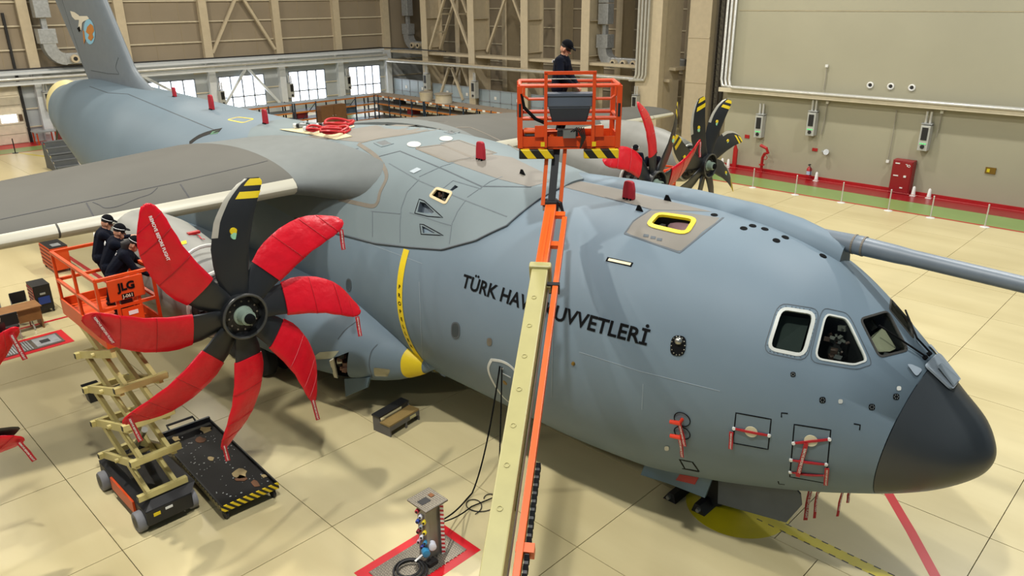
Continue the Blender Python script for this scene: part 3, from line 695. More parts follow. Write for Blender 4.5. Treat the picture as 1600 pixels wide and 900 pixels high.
def ribbon(parent, a, b, w=.075, face=None, name='streamer', txt=True, m=None):
    a = Vector(a); b = Vector(b); t = (b-a).normalized(); f = Vector(face) if face is not None else (Vector(CAM)-a).normalized()
    s = t.cross(f).normalized(); f = s.cross(t).normalized(); mb = MB(); n = 5; pts = []
    rings = []
    for k in range(n+1):
        p = a+(b-a)*(k/n)+f*.015*math.sin(k*1.7); rings.append([p-s*w/2+f*.004, p+s*w/2+f*.004, p+s*w/2-f*.004, p-s*w/2-f*.004])
    o = obj(name, mb.loft(rings), m or m_rbf, parent)
    L = (b-a).length
    if txt:
        tm = MB(); text_plane(tm, RBF, (a+b)/2+f*.022, t, f.cross(t), min(w*.8, L*.085), .001); obj('streamer_text', tm, m_white, o if parent is not None and parent.type == 'EMPTY' else parent)
    return o
def cover(hub, ang, hand, label, streamer=None, r0=.92, text=None):
    t = thing('blade_cover', label, 'blade cover', hub+Vector((0, math.cos(ang), math.sin(ang)))*1.8, 'red propeller blade covers')
    rr = [r0, r0+.02, 1.15, 1.35, 1.55, 1.75, 1.95, 2.12, 2.27, 2.40, 2.52, 2.60, 2.64]; rings = []
    for j, r in enumerate(rr):
        g = .035+.012*math.sin(j*2.3+ang*3); g = .03 if j < 2 else g
        q = blade_ring(r, grow=g, cover=True)
        q = [(r+(.015*math.sin(k*2.1+j) if j else 0), p[1]*hand, p[2]) for k, p in enumerate(q)]
        rings.append(place(hub, ang, q))
    obj('sleeve', MB().loft(rings), m_cov, t, smooth=True, auto=70)
    for j in (4, 7, 9):   # seams
        q = blade_ring(rr[j], grow=.045, cover=True); L = place(hub, ang, [(rr[j], p[1]*hand, p[2]) for p in q]); obj('seam', MB().tube(L+[L[0]], .006, 4), mat('seam_red', '#a50a18', .5), t)
    if streamer:
        q = blade_ring(2.5, grow=.04); e = place(hub, ang, [(2.5, (q[8][1])*hand, q[8][2])])[0]; a = e+Vector((.05, streamer[0], streamer[1])); ribbon(t, a, a+Vector((.02, streamer[2], -streamer[3])), .085, (1, -.4, .25))
    if text:
        q = blade_ring(1.95, grow=.06)[4]; p0 = place(hub, ang, [(q[0], q[1]*hand, q[2]+.03)])[0]; q = blade_ring(2.35, grow=.06)[4]; p1 = place(hub, ang, [(q[0], q[1]*hand, q[2]+.03)])[0]
        tm = MB(); text_plane(tm, RBF, (p0+p1)/2+Vector((.02, 0, 0)), (p1-p0)*-1, Vector((-1, 0, 0)).cross(p1-p0)*1, .075, .002); obj('cover_text', tm, m_white, t)
    return t
CL = {0: 'upper right, pointing at the fuselage', 7: 'right, just above the sponson', 6: 'lower right, hanging over the main wheel', 5: 'bottom, pointing down at the black drip tray', 4: 'lower left, across the scissor arms', 3: 'left, crossing the orange work platform', 2: 'upper left, beside the workers'}
ST = {0: (.0, -.05, .0, .42), 7: (0, -.05, .02, .45), 6: (0, 0, .06, .5), 5: (0, 0, .02, .35), 4: (0, 0, .1, .5), 3: (0, 0, .2, .55)}
for i, d_ in CL.items(): cover(HUB_SI, A0+i*math.pi/4, 1, 'red fabric blade cover on the near propeller, '+d_, ST.get(i), text=(i == 2))
cover(HUB_SO, math.radians(-1), -1, 'red blade cover tip entering at the left edge above the floor hatch', (0, -.05, .1, .5))
cover(HUB_SO, math.radians(-46), -1, 'red blade cover tip low at the left edge', (0, -.05, .15, .45))
for i in (0, 2, 3):
    cover(HUB_PI, math.radians(8)+i*math.pi/4, -1, ['slanting red cover on the far propeller, pointing at the bare propeller', None, 'upright red cover on a blade of the far inboard propeller', 'broad rounded red cover on the far propeller, pointing at the viewer'][i], (0, 0, .02, .5) if i == 0 else None)

# ---- sponson with main gear
SPX = [(-12.55, 10.2, 1.50, .02, .02), (-12.7, 10.15, 1.50, .13, .13), (-13.0, 10.1, 1.52, .36, .32), (-13.5, 10.0, 1.58, .72, .60), (-14.2, 9.9, 1.68, 1.06, .86), (-15.0, 9.8, 1.76, 1.32, 1.04), (-16.2, 9.7, 1.80, 1.52, 1.16), (-18.5, 9.6, 1.80, 1.6, 1.2), (-23, 9.7, 1.80, 1.55, 1.2), (-26, 10.0, 1.85, 1.1, 1.0), (-29, 10.5, 2.1, .2, .2)]
for side in (-1, 1):
    S_ = np.array(SPX); k_ = -S_[:, 0]; rings = []
    for x in np.linspace(12.55, 29, 56):
        y, z, hw, hh = [float(pchip(k_, S_[:, c], x)) for c in (1, 2, 3, 4)]
        y = YC+side*(YC-y)
        rings.append([Vector((-x, y+hw*math.copysign(abs(math.cos(a))**.85, math.cos(a)), z+hh*math.copysign(abs(math.sin(a))**.85, math.sin(a)))) for a in [2*math.pi*k/40 for k in range(40)]])
    o = obj('sponson', MB().loft(rings), m_grey, PLANE, smooth=True, auto=55)
    if side < 0: SPON = o
m_tyre = mat('tyre', '#1c1c1d', .75, var=.1); m_hub = mat('wheel_grey', '#6e7378', .45, .3)
def wheel(name, c, ax, R, w, parent):
    o = obj(name, MB().lathe([(-w/2, R*.55), (-w/2, R*.86), (-w*.36, R*.97), (0, R), (w*.36, R*.97), (w/2, R*.86), (w/2, R*.55), (w*.3, R*.5)], c, ax, 28), m_tyre, parent, smooth=True)
    obj('rim', MB().lathe([(-w*.45, R*.56), (-w*.3, R*.3), (-w*.42, R*.14), (w*.42, R*.14), (w*.3, R*.3), (w*.45, R*.56)], c, ax, 24), m_hub, o, smooth=True); return o
for x in (-18.0, -19.6):
    for y in (8.55, 9.15): wheel('main_wheel', (x, y, .56), (0, 1, 0), .56, .36, PLANE)
    obj('gear_strut', MB().tube([(x, 8.4, .56), (x, 9.3, .56), (x+.1, 9.4, 1.4)], .1, 8), m_metal, PLANE)
for y in (11.98, 12.56): wheel('nose_wheel', (-6.15, y, .36), (0, 1, 0), .36, .26, PLANE)
obj('nose_strut', MB().tube([(-6.15, YC, .36), (-6.05, YC, 1.2)], .09, 10), m_metal, PLANE)
# ---- fin and tailplane
def fin_ring(z):
    le = -33.74-(z-6.86)*.681; te = -39.81-(z-6.38)*.72
    if z < 7.2: le += (7.2-z)**2*1.3
    return [Vector((le-x*(le-te), YC+zz*(le-te)*.68, z)) for x, zz in FOIL]
fin = obj('tail_fin', MB().loft([fin_ring(z) for z in (5.7, 6.1, 6.4, 6.6, 6.8, 7.0, 7.2, 8, 9.5, 11, 13, 14.2)]), mat('fin_grey', '#6d767d', .45, var=.05), PLANE, smooth=True, auto=55)
obj('tailplane', MB().loft([[Vector((-40-abs(d)*.5-x*(5-abs(d)*.25), YC+d, 14.3+zz*4)) for x, zz in FOIL] for d in (-9, -4, 0, 4, 9)]), m_top, PLANE, smooth=True)
# ---- skin lookup: details are laid on the true aircraft skin
dg = bpy.context.evaluated_depsgraph_get(); dg.update()
def bvh(*objs):
    V = []; F = []
    for o in objs:
        n = len(V); V += [o.matrix_world @ v.co for v in o.data.vertices]; F += [[i+n for i in p.vertices] for p in o.data.polygons]
    return BVHTree.FromPolygons(V, F)
SKIN = bvh(fus, radome, fairing, *WINGS, SPON, *NAC[:2]); FUSKIN = bvh(fus, radome)
def hit(p, tree=None):
    k = Vector(ray(*p)).normalized(); loc, n, i, d = (tree or SKIN).ray_cast(Vector(CAM), k)
    if loc is None:            # just off the outline: take the nearest skin point to the sight line
        best = 1e9
        for dd_ in np.linspace(6, 45, 160):
            l2, n2, i2, d2 = (tree or SKIN).find_nearest(Vector(CAM)+k*float(dd_))
            if d2 < best: best = d2; loc, n = l2, n2
    if n.dot(k) > 0: n = -n
    return loc, n
def dense(pts, step=6):
    out = []
    for a, b in zip(pts, pts[1:]):
        n = max(1, int(math.hypot(b[0]-a[0], b[1]-a[1])/step))
        out += [(a[0]+(b[0]-a[0])*k/n, a[1]+(b[1]-a[1])*k/n) for k in range(n)]
    return out+[pts[-1]]
def curve(pts, n=6):
    out = []
    P = [pts[0]]+list(pts)+[pts[-1]]
    for i in range(1, len(P)-2):
        for k in range(n):
            t = k/n; q = []
            for c in (0, 1):
                p0, p1, p2, p3 = P[i-1][c], P[i][c], P[i+1][c], P[i+2][c]
                q.append(.5*(2*p1+(p2-p0)*t+(2*p0-5*p1+4*p2-p3)*t*t+(3*p1-p0-3*p2+p3)*t**3))
            out.append(tuple(q))
    return out+[pts[-1]]
def band(name, pts, w, m, parent=None, closed=False, h=.006, tree=None, step=6):
    """flat strip of width w lying on the skin along a traced path"""
    pts = dense(list(pts)+([pts[0]] if closed else []), step); H = [hit(p, tree) for p in pts]
    H = [x for i, x in enumerate(H) if i == 0 or (x[0]-H[i-1][0]).length > 1e-3]
    if len(H) < 2: return None
    L = []
    for i, (p, n) in enumerate(H):
        a = H[(i-1) % (len(H)-1)][0] if closed else H[max(i-1, 0)][0]; b = H[(i+1) % (len(H)-1)][0] if closed and i == len(H)-1 else H[min(i+1, len(H)-1)][0]
        t = (b-a).normalized(); s = n.cross(t).normalized()*w/2
        L.append([p-s-n*.03, p-s+n*h, p+s+n*h, p+s-n*.03])
    return obj(name, MB().loft(L), m, parent or fus)
def patch(name, poly, m, parent=None, h=.006, tree=None, inset=0.):
    """filled patch on the skin: fan of traced outline points, densified"""
    P = dense(list(poly)+[poly[0]], 5)[:-1]; cx = sum(p[0] for p in P)/len(P); cy = sum(p[1] for p in P)/len(P)
    rings = []
    for q in (1.0, .75, .5, .25, .02): rings.append([(lambda x: x[0]+x[1]*h)(hit((cx+(p[0]-cx)*q, cy+(p[1]-cy)*q), tree)) for p in P])
    return obj(name, MB().loft(rings, cap=(False, True)), m, parent or fus, smooth=True)
def rrect(poly, r=.22, n=4):
    out = []; N = len(poly)
    for i in range(N):
        a, b, c = poly[i-1], poly[i], poly[(i+1) % N]
        p = tuple(b[k]+(a[k]-b[k])*r for k in (0, 1)); q = tuple(b[k]+(c[k]-b[k])*r for k in (0, 1))
        for k in range(n+1):
            t = k/n; out.append(tuple((1-t)**2*p[j]+2*t*(1-t)*b[j]+t*t*q[j] for j in (0, 1)))
    return out
def pocket(o, poly, depth, m, tree=None):
    H = [hit(p, tree) for p in poly]; n = sum((x[1] for x in H), Vector()).normalized()
    # spread pushes the outline outwards so the cutter fully crosses the skin
    P = [x[0]+n*.3 for x in H]; c = sum((x[0] for x in H), Vector())/len(H); mb = MB(); mb.prism(P, -n*(depth+.3)); boolean_cut(o, mb, m); return c, n

FINB = bvh(fin)
el = [(140+10.2*math.cos(a)*.85, 49.5+19.5*math.sin(a)+3.5*math.cos(a)) for a in [2*math.pi*k/28 for k in range(28)]]
patch('emblem_globe', el, mat('globe_blue', '#86bcd6', .5, var=0), fin, .012, FINB)
patch('emblem_land', [(137, 42), (142, 37), (146, 40), (148, 48), (145, 53), (147, 58), (143, 64), (138, 60), (140, 54), (135, 50)], mat('globe_orange', '#b9772f', .5, var=0), fin, .022, FINB)
patch('emblem_bird', [(110, 17), (117, 19), (124, 24), (124, 31), (118, 31), (113, 26)], mat('bird_white', '#d8d2c0', .5, var=0), fin, .016, FINB)
patch('emblem_bird', [(124, 25), (130, 25), (137, 25), (140, 29), (134, 30), (129, 36), (128, 46), (126, 50), (123, 42), (124, 32)], mat('bird_white', '#d8d2c0'), fin, .018, FINB)
patch('emblem_bird_head', [(121, 44), (125, 41), (127, 48), (124, 50)], m_blk, fin, .022, FINB)
patch('emblem_tail', [(130, 47), (132, 48), (134, 62), (132, 69), (131, 62)], mat('globe_orange', '#b9772f'), fin, .02, FINB)
band('fin_line', curve([(185, 90), (181, 105), (186, 115)]), .03, m_line, fin, tree=FINB); band('fin_line', [(142, 110), (168, 115), (186, 116)], .03, m_line, fin, tree=FINB); band('fin_line', [(97, 0), (135, 117)], .03, m_line, fin, tree=FINB)
# cockpit glazing ----------------------------------------------------------
m_glass = glass('cockpit_glass', '#d9e2de', .22)
m_frame2 = mat('pane_frame', '#c3c5bc', .4); m_gask = mat('gasket', '#33312c', .6)
W1 = rrect([(1220, 481), (1274, 489.5), (1256, 556), (1200, 544.5)]); W2 = rrect([(1290, 490.5), (1324, 498), (1355, 563), (1334, 570), (1273, 560)], .2)
W3 = rrect([(1344, 498.5), (1387, 486), (1419, 547), (1374, 558)], .14); W4 = rrect([(1392, 467), (1424, 504), (1427, 529), (1390, 484)], .1)
info = []
for poly, dep in ((W1, .55), (W2, .55), (W3, .5), (W4, .3)):
    info.append(pocket(fus, poly, dep, m_int, FUSKIN))
m_clut = [mat('clutter_brown', '#4a352b', .6, var=.3), mat('clutter_grey', '#6e6b62', .5, var=.2), mat('clutter_dark', '#22201d', .6), mat('clutter_green', '#42695a', .6), mat('clutter_beige', '#a9a184', .6)]
for i, poly in enumerate((W1, W2, W3, W4)):
    wname = ['side_window', 'side_window', 'windscreen', 'windscreen'][i]
    w = patch(wname, poly, m_glass, fus, -.012, FUSKIN)
    band('window_gasket', poly, (.055, .03, .035, .03)[i], (m_frame2, m_frame2, m_gask, m_gask)[i], fus, True, .010, FUSKIN, 4)
    cen = (sum(p[0] for p in poly)/len(poly), sum(p[1] for p in poly)/len(poly)); c, n = info[i]
    if i < 2: band('window_joint', [(cen[0]+(p[0]-cen[0])*1.22, cen[1]+(p[1]-cen[1])*1.22) for p in poly], .012, m_line, fus, True, .006, FUSKIN, 4)
    if i == 0:
        for k in range(28):
            p = dense([(cen[0]+(q[0]-cen[0])*1.13, cen[1]+(q[1]-cen[1])*1.13) for q in poly], 3); p = p[int(k*len(p)/28)]; h_ = hit(p, FUSKIN); obj('rivet', MB().lathe([(0, .010), (.006, .008)], h_[0], h_[1], 6), m_line, fus)
    random.seed(20+i)
    t1 = n.orthogonal().normalized(); t2 = n.cross(t1)
    if i in (1, 2):
        for k in range(26 if i == 1 else 10):
            p = c-n*(.12+random.random()*.3)+t1*random.uniform(-.27, .27)+t2*random.uniform(-.30, .30); sz = random.uniform(.03, .10)
            obj('cockpit_fitting', MB().box(p, (sz, sz*random.uniform(.5, 1.6), sz*.7), Matrix.Rotation(random.random()*3, 3, 'X') @ Matrix.Rotation(random.random()*3, 3, 'Z')), m_clut[random.choice((0, 1, 2, 2, 1, 0))], fus)
    if i == 2: obj('glare_shield', MB().prism([hit(p, FUSKIN)[0]-n*.16 for p in ((1362, 533), (1378, 514), (1391, 504), (1412, 537), (1402, 542), (1368, 543))], -n*.05), m_clut[4], fus)
    if i == 3: obj('glare_shield', MB().prism([hit(p, FUSKIN)[0]-n*.1 for p in ((1393, 470), (1401, 480), (1411, 500), (1403, 500))], -n*.05), m_clut[4], fus)
    if i == 0:
        obj('window_blind', MB().prism([hit(p, FUSKIN)[0]-n*.25 for p in ((1222, 485), (1270, 492), (1253, 550), (1206, 540))], -n*.03), mat('blind_green', '#263029', .7, var=.2), fus)
for a, b, c_ in (((1370, 510.5), (1392, 527), (1443.5, 560)), ((1411, 487), (1427, 532), (1450, 554))):
    H = [hit(p, FUSKIN) for p in (a, b, c_)]; obj('wiper', MB().tube([H[0][0]+H[0][1]*.05, H[1][0]+H[1][1]*.07, H[2][0]+H[2][1]*.05], .016, 6), m_blk, fus)
    h = H[2]; obj('wiper_pivot', MB().lathe([(-.02, .04), (.06, .03)], h[0], h[1], 10), m_blk, fus)
# nose top plate over radome
pl = [(1441, 573), (1462, 553), (1498, 592), (1483, 612)]
H = [hit(p, FUSKIN) for p in rrect(pl, .15)]; n = sum((h[1] for h in H), Vector()).normalized()
o = obj('nose_plate', MB().prism([h[0]+n*.03 for h in H], n*.035), mat('plate_grey', '#8d98a0', .45), radome)
H = [hit(p, FUSKIN) for p in [(1459, 575), (1465, 570), (1493, 595), (1484, 607)]]; obj('plate_pad', MB().prism([h[0]+n*.066 for h in H], n*.006), mat('pad_grey', '#7a858c', .6), o)
for pl in ([(1415, 570), (1422, 570), (1440, 578), (1430, 590)], [(1447, 539), (1454, 540), (1470, 553), (1464, 556)]):
    patch('nose_blister', rrect(pl, .3), mat('plate_grey', '#8d98a0'), fus, .03, FUSKIN)
# open roof hatch -----------------------------------------------------------
HT = rrect([(1012, 352), (1028, 333.5), (1087, 342), (1072, 366)], .25)
hc, hn = pocket(fus, HT, .7, m_int, FUSKIN)
band('hatch_rim', HT, .09, m_yel, fus, True, .02, FUSKIN, 3)
random.seed(5)
for k in range(20):
    q = random.choice(HT); f_ = random.random()*.8; cx, cy = 1050, 350; h = hit((cx+(q[0]-cx)*f_, cy+(q[1]-cy)*f_), FUSKIN); p = h[0]-hn*(.12+random.random()*.3); s_ = random.uniform(.05, .16)
    obj('hatch_fitting', MB().box(p, (s_, s_*.5, s_*.8), rz(random.random()*3)), [m_clut[2], m_clut[1], m_metal, m_clut[0]][k % 4], fus)
obj('hatch_seat', MB().sphere(hc-hn*.16+Vector((.12, .22, 0)), .24, 12, sc=(1.5, .7, .5)), mat('seat_pink', '#8f6f72', .7), fus, smooth=True)
band('hatch_surround', [(976, 365), (1062, 395), (1130, 340)], .035, m_line); band('hatch_surround', [(976, 365), (990, 345), (1017, 327)], .03, m_line)
band('hatch_surround', [(1017, 327), (985, 319), (945, 308)], .02, m_line)
def ring_patch(name, outer, inner, m, parent, h, tree):
    n = 60; c = (sum(p[0] for p in inner)/len(inner), sum(p[1] for p in inner)/len(inner))
    def cast(poly, a):
        P = list(poly)+[poly[0]]; best = None
        for (x0, y0), (x1, y1) in zip(P, P[1:]):
            dx, dy = math.cos(a), math.sin(a); ex, ey = x1-x0, y1-y0; den = dx*ey-dy*ex
            if abs(den) < 1e-9: continue
            t = ((x0-c[0])*ey-(y0-c[1])*ex)/den; u = ((x0-c[0])*dy-(y0-c[1])*dx)/den
            if t > 0 and -1e-6 <= u <= 1+1e-6 and (best is None or t > best): best = t
        return best or 1
    rings = []
    for q in np.linspace(0, 1, 5):
        row = []
        for k in range(n):
            a = 2*math.pi*k/n; r0 = cast(inner, a)*1.03; r1 = cast(outer, a); r_ = r0+(r1-r0)*q; loc, nn = hit((c[0]+r_*math.cos(a), c[1]+r_*math.sin(a)), tree); row.append(loc+nn*h)
        rings.append(row)
    return obj(name, MB().loft(rings, cap=(False, False)), m, parent, smooth=True)
ring_patch('walkway_patch', [(978, 365), (990, 346), (1017, 329), (1055, 330), (1128, 341), (1098, 362), (1080, 380), (1062, 393)], HT, m_walk, fus, .004, FUSKIN)
patch('crown_walkway', [(864, 288), (905, 283), (960, 294), (1010, 306), (1060, 318), (1112, 331), (1055, 329), (1017, 328), (985, 319), (940, 308)], m_walk, fus, .004, FUSKIN)
for p in ((1021, 372), (1010, 369), (1031, 375)): patch('stencil', [(p[0]-4, p[1]-3), (p[0]+4, p[1]-2), (p[0]+3, p[1]+2), (p[0]-5, p[1]+1)], m_line, fus, .009, FUSKIN)
# probe and dorsal raceway -----------------------------------------------------
def top_at(x, dy, lift=0.): s = XN-x; t, b, w = station(s); return Vector((x, YC+dy, (t+b)/2+(t-b)/2*math.sqrt(max(0, 1-(dy/w)**2))+lift))
rc = []
for x, hw, hh in ((-11.2, .12, .02), (-10.6, .22, .10), (-9, .27, .17), (-7.5, .28, .2), (-6.2, .28, .23), (-5.4, .26, .27), (-4.9, .22, .30), (-4.55, .16, .30)):
    dy = .42; c0 = top_at(x, dy); rc.append([c0+Vector((0, hw*1.5*math.cos(a), -.12+(hh+.12)*(math.sin(a)))) if math.sin(a) > 0 else c0+Vector((0, hw*1.5*math.cos(a), -.14)) for a in [2*math.pi*k/20 for k in range(20)]])
obj('dorsal_raceway', MB().loft(rc), m_grey, PLANE, smooth=True, auto=60)
pa = ony(1316, 377, 12.75); pb = ony(1600, 445, 12.75); pd = pb-pa
pts = [pa-pd.normalized()*1.3+Vector((0, 0, -.02)), pa, pa+pd*.08, pa+pd*.09, pa+pd*.13, pa+pd*.14, pa+pd*.33, pa+pd*.42, pa+pd, pa+pd*1.5]
probe = obj('refuelling_probe', MB().tube(pts, [.12, .155, .165, .165, .17, .16, .15, .135, .125, .12], 20), mat('probe_grey', '#68727a', .42, var=.06), PLANE, smooth=True)
obj('probe_tip', MB().lathe([(0, .12), (.12, .13), (.3, .09), (.42, .05)], pa+pd*1.5, pd, 18), m_metal, probe, smooth=True)
for q in (.075, .135): obj('probe_band', MB().lathe([(-.012, .172), (.02, .172)], pa+pd*q, pd, 24), m_seal, probe)
# blade aerials in red covers, small aerials ---------------------------------
def red_blade(p, w, h, label, lean=0.):
    c, n = hit(p); up = Vector((0, 0, 1)); t = thing('aerial_cover', label, 'aerial cover', c, 'red aerial covers')
    prof = [(-.5*w, 0), (.5*w, 0), (.48*w, h*.55), (.36*w, h*.93), (.2*w, h), (-.25*w, h), (-.38*w, h*.93), (-.46*w, h*.55)]
    obj('hood', MB().prism([c+Vector((a, -.04, b)) for a, b in prof], (0, .09, 0)), mat('cover_crimson', '#9c0f22', .7, var=.1), t, bevel=.02)
    for k in (-.3, 0, .3): obj('fastener', MB().box(c+Vector((k*w, -.05, .0)), (.03, .03, .05)), m_blk, t)
red_blade((982, 311), .27, .36, 'crimson aerial cover standing on the crown in front of the far propeller'); red_blade((751, 249), .26, .40, 'crimson aerial cover on the wing fairing left of the boom')
red_blade((415, 193), .26, .44, 'crimson aerial cover on the rear fuselage beside the red hoses'); red_blade((331, 171), .3, .5, 'crimson aerial cover on the rear fuselage near the yellow outline'); red_blade((273, 151), .22, .35, 'small crimson aerial cover nearest the tail fin')
for p in ((816, 273), (1043, 314), (999, 330)):
    c, n = hit(p); obj('small_aerial', MB().prism([c+Vector((-.09, 0, 0)), c+Vector((.08, 0, 0)), c+Vector((.0, 0, .11)), c+Vector((-.05, 0, .11))], (0, .02, 0)), m_blk, fus)
for p in ((1162, 357), (1176, 353), (1195, 358), (1213, 376), (1227, 371), (1305, 384), (1286, 400), (1116, 336)):
    c, n = hit(p); obj('vent', MB().lathe([(-.02, .075), (.010, .062)], c, n, 14), mat('vent_black', '#0d0e0e', .9, var=0, spec=.1), fus)
# panel lines on fuselage, fairing, wing ------------------------------------
L = []
for x in np.linspace(-10.12, -17.5, 70):
    th0 = math.radians(float(np.interp(-x, [-a for a in FX], FTH))); L.append(fus_pt(XN-float(x), math.pi-th0, .022))
obj('fairing_seam', MB().tube(L, .022, 6), m_line, fairing)
band('wing_seal', curve([(530, 311), (560, 318), (582, 322), (590, 316), (594, 300), (604, 277), (598, 258), (585, 242), (560, 225)]), .10, m_seal, fairing)
band('roof_seal', curve([(560, 224), (600, 215), (680, 203), (725, 199), (745, 203), (790, 224), (812, 236)]), .07, m_seal, fairing)
for a in ([(650, 231), (690, 226), (742, 247), (702, 253), (650, 232)], [(688, 224), (717, 219), (775, 239), (738, 247), (690, 226)]): band('roof_panel_seal', a, .05, m_seal, fairing)
patch('roof_panel', [(652, 232), (689, 227), (738, 246), (702, 252)], m_walk, fairing, .005); patch('roof_panel', [(691, 225), (716, 220), (771, 239), (737, 245)], m_walk, fairing, .005)
patch('roof_walkway', [(706, 254), (765, 241), (800, 246), (850, 270), (858, 284), (828, 292), (780, 280)], m_walk, fairing, .004)
patch('wing_walkway', [(470, 215), (560, 200), (640, 188), (700, 190), (655, 208), (600, 216), (560, 222), (520, 218)], m_walk, fairing, .004)
for e in ((647, 226, 11, 4.5), (697, 217, 10.5, 4)): patch('round_cover', [(e[0]+e[2]*math.cos(a), e[1]+e[3]*math.sin(a)) for a in [2*math.pi*k/20 for k in range(20)]], mat('pale_cover', '#b9bab1', .5), fairing, .012)
for q in ([(585, 223), (603, 219), (614, 225), (597, 229)], [(695, 207), (708, 203), (718, 207), (705, 210)]): patch('louvre', q, mat('louvre_dark', '#5b5f5f', .6), fairing, .01); band('louvre_frame', q, .05, m_top, fairing, True, .012)
band('centre_seam', [(590, 245), (625, 236), (690, 263), (752, 291), (830, 292)], .025, m_line, fairing)
for L in ([(608, 255), (655, 282), (725, 312), (792, 338)], [(655, 280), (636, 300), (627, 325), (625, 350), (625, 379)], [(728, 312), (715, 330), (706, 350), (702, 381)], [(640, 332), (690, 348), (705, 352)], [(655, 276), (690, 260), (710, 254)], [(730, 308), (765, 284), (785, 276)], [(580, 330), (625, 334)], [(582, 330), (582, 370)], [(482, 243), (500, 240), (560, 232)], [(466, 248), (480, 265)], [(690, 296), (708, 282), (752, 295)]):
    band('rivet_line', L, .018, m_rivet, fairing)
for q in ([(640, 268), (652, 262), (659, 265), (647, 271)],): patch('small_intake', q, mat('louvre_pale', '#a7b1b6', .5), fairing, .012)
# scoop openings (cut into fairing) and gold-framed opening
GO = rrect([(672, 306), (682, 294), (706, 301), (696, 318)], .15)
gc, gn = pocket(fairing, GO, .18, m_int); band('opening_frame', GO, .06, mat('gold_primer', '#c7b489', .5), fairing, True, .012, None, 3)
for k in range(5): obj('opening_fitting', MB().box(gc-gn*.10+Vector((random.uniform(-.12, .12), 0, random.uniform(-.08, .08))), (.05, .05, .1)), m_clut[k % 3], fairing)
for q in ([(655, 311), (663, 314), (692, 340), (668, 338), (648, 333)], [(656, 350), (662, 351), (693, 368), (658, 366)]):
    band('scoop_outline', q, .02, m_blk, fairing, True)
    a, b, d_ = q[0], q[1], q[-1]
for q in ([(656, 315), (664, 317), (678, 331), (674, 335), (652, 331)], [(659, 353), (664, 355), (680, 364), (661, 364)], [(703, 297), (711, 289), (716, 292), (707, 298)]):
    pocket(fairing, q, .14, mat('scoop_inside', '#566068', .6))
m_seam2 = mat('wing_seam', '#37383a', .7, var=0)
band('wing_panel_line', [(0, 343), (100, 322), (275, 285), (400, 256), (470, 238)], .03, m_seam2, WINGS[0]); band('wing_panel_line', [(135, 317), (150, 345)], .03, m_seam2, WINGS[0]); band('wing_panel_line', [(282, 288), (297, 311)], .03, m_seam2, WINGS[0])
band('wing_panel_line', curve([(145, 316), (155, 320), (165, 325), (185, 322), (215, 310), (235, 303), (246, 293)]), .02, m_seam2, WINGS[0])
band('wing_panel_line', [(458, 246), (470, 260), (477, 276)], .05, m_le, WINGS[0])
# yellow propeller stripe in the prop plane, with lettering ------------------
mb = MB(); L = []
for k in range(40):
    th = math.pi-math.radians(26)+math.radians(26+62)*k/39
    L.append([fus_pt(XN+12.80, th, .008), fus_pt(XN+13.0, th, .008)])
obj('propeller_stripe', mb.loft(L, closed=False, cap=(False, False)), m_yel, fus)
def fus_text(name, txt, x0, th0, size, m, bold=0., vertical=False, parent=None, hgt=.012):
    v, f = text_mesh(txt, size, 'CENTER', bold); out = []; t, b, w = station(XN-x0); R = w
    for p in v:
        if vertical: x = x0+p[1]; th = math.pi-(th0-p[0]/R)
        else: x = x0+p[0]; th = math.pi-(th0+p[1]/R)
        out.append(fus_pt(XN-x, th, hgt))
    return obj(name, MB().add(out, f), m, parent or fus)
fus_text('lettering', 'TÜRK HAVA KUVVETLERİ', -8.74, math.radians(20.8), .385, m_blk, .008)
for i, ch in enumerate('PROPELLER'): fus_text('stripe_letter', ch, -12.9, math.radians(8-i*4.1), .13, m_blk, .004)
for pts, w in (([(768, 562), (763, 575), (768, 592), (782, 615), (797, 630)], .06), ([(768, 562), (785, 565), (800, 574), (812, 590)], .06)): band('door_outline', curve(pts), w, mat('door_white', '#c9cdc8', .5), fus)
patch('door_placard', [(783, 574), (787, 575), (786, 578), (783, 577)], m_white, fus, .008); band('door_placard', [(785, 583), (798, 590)], .03, mat('stencil_grey', '#a9b0b2', .6, var=0), fus); c, n = hit((789, 598)); obj('door_lock', MB().lathe([(0, .06), (.012, .05)], c, n, 14), mat('brass', '#7a5f22'), fus)
# windows and small fittings along the side
def oval(c, a, b, n=20, rot=0.): return [(c[0]+a*math.copysign(abs(math.cos(t))**.7, math.cos(t))*math.cos(rot)-b*math.sin(t)*math.sin(rot), c[1]+b*math.copysign(abs(math.sin(t))**.7, math.sin(t))*math.cos(rot)+a*math.cos(t)*math.sin(rot)) for t in [2*math.pi*k/n for k in range(n)]]
for c, a, b in (((712, 516), 6, 12), ((545, 445), 3.5, 9)): patch('cabin_window', oval(c, a, b), mat('window_dark', '#3f4648', .15), fus, .01); band('window_ring', oval(c, a, b), .03, m_line, fus, True, .012, None, 4)
patch('sensor_plate', oval((1060, 540), 12, 16, rot=.2), m_blk, fus, .018); c, n = hit((1061, 533)); obj('sensor_dome', MB().sphere(c+n*.02, .07, 10), m_metal, fus, smooth=True)
for k in range(14): a = 2*math.pi*k/14; c, n = hit((1060+10.5*math.cos(a), 540+14.5*math.sin(a))); obj('rivet', MB().sphere(c+n*.022, .012, 6), m_metal, fus)
band('formation_light', [(948, 405), (988, 414)], .085, m_blk, fus, h=.012); band('formation_light_strip', [(951, 406), (986, 413.5)], .05, mat('strip_cream', '#d4cfae', .5), fus, h=.018)
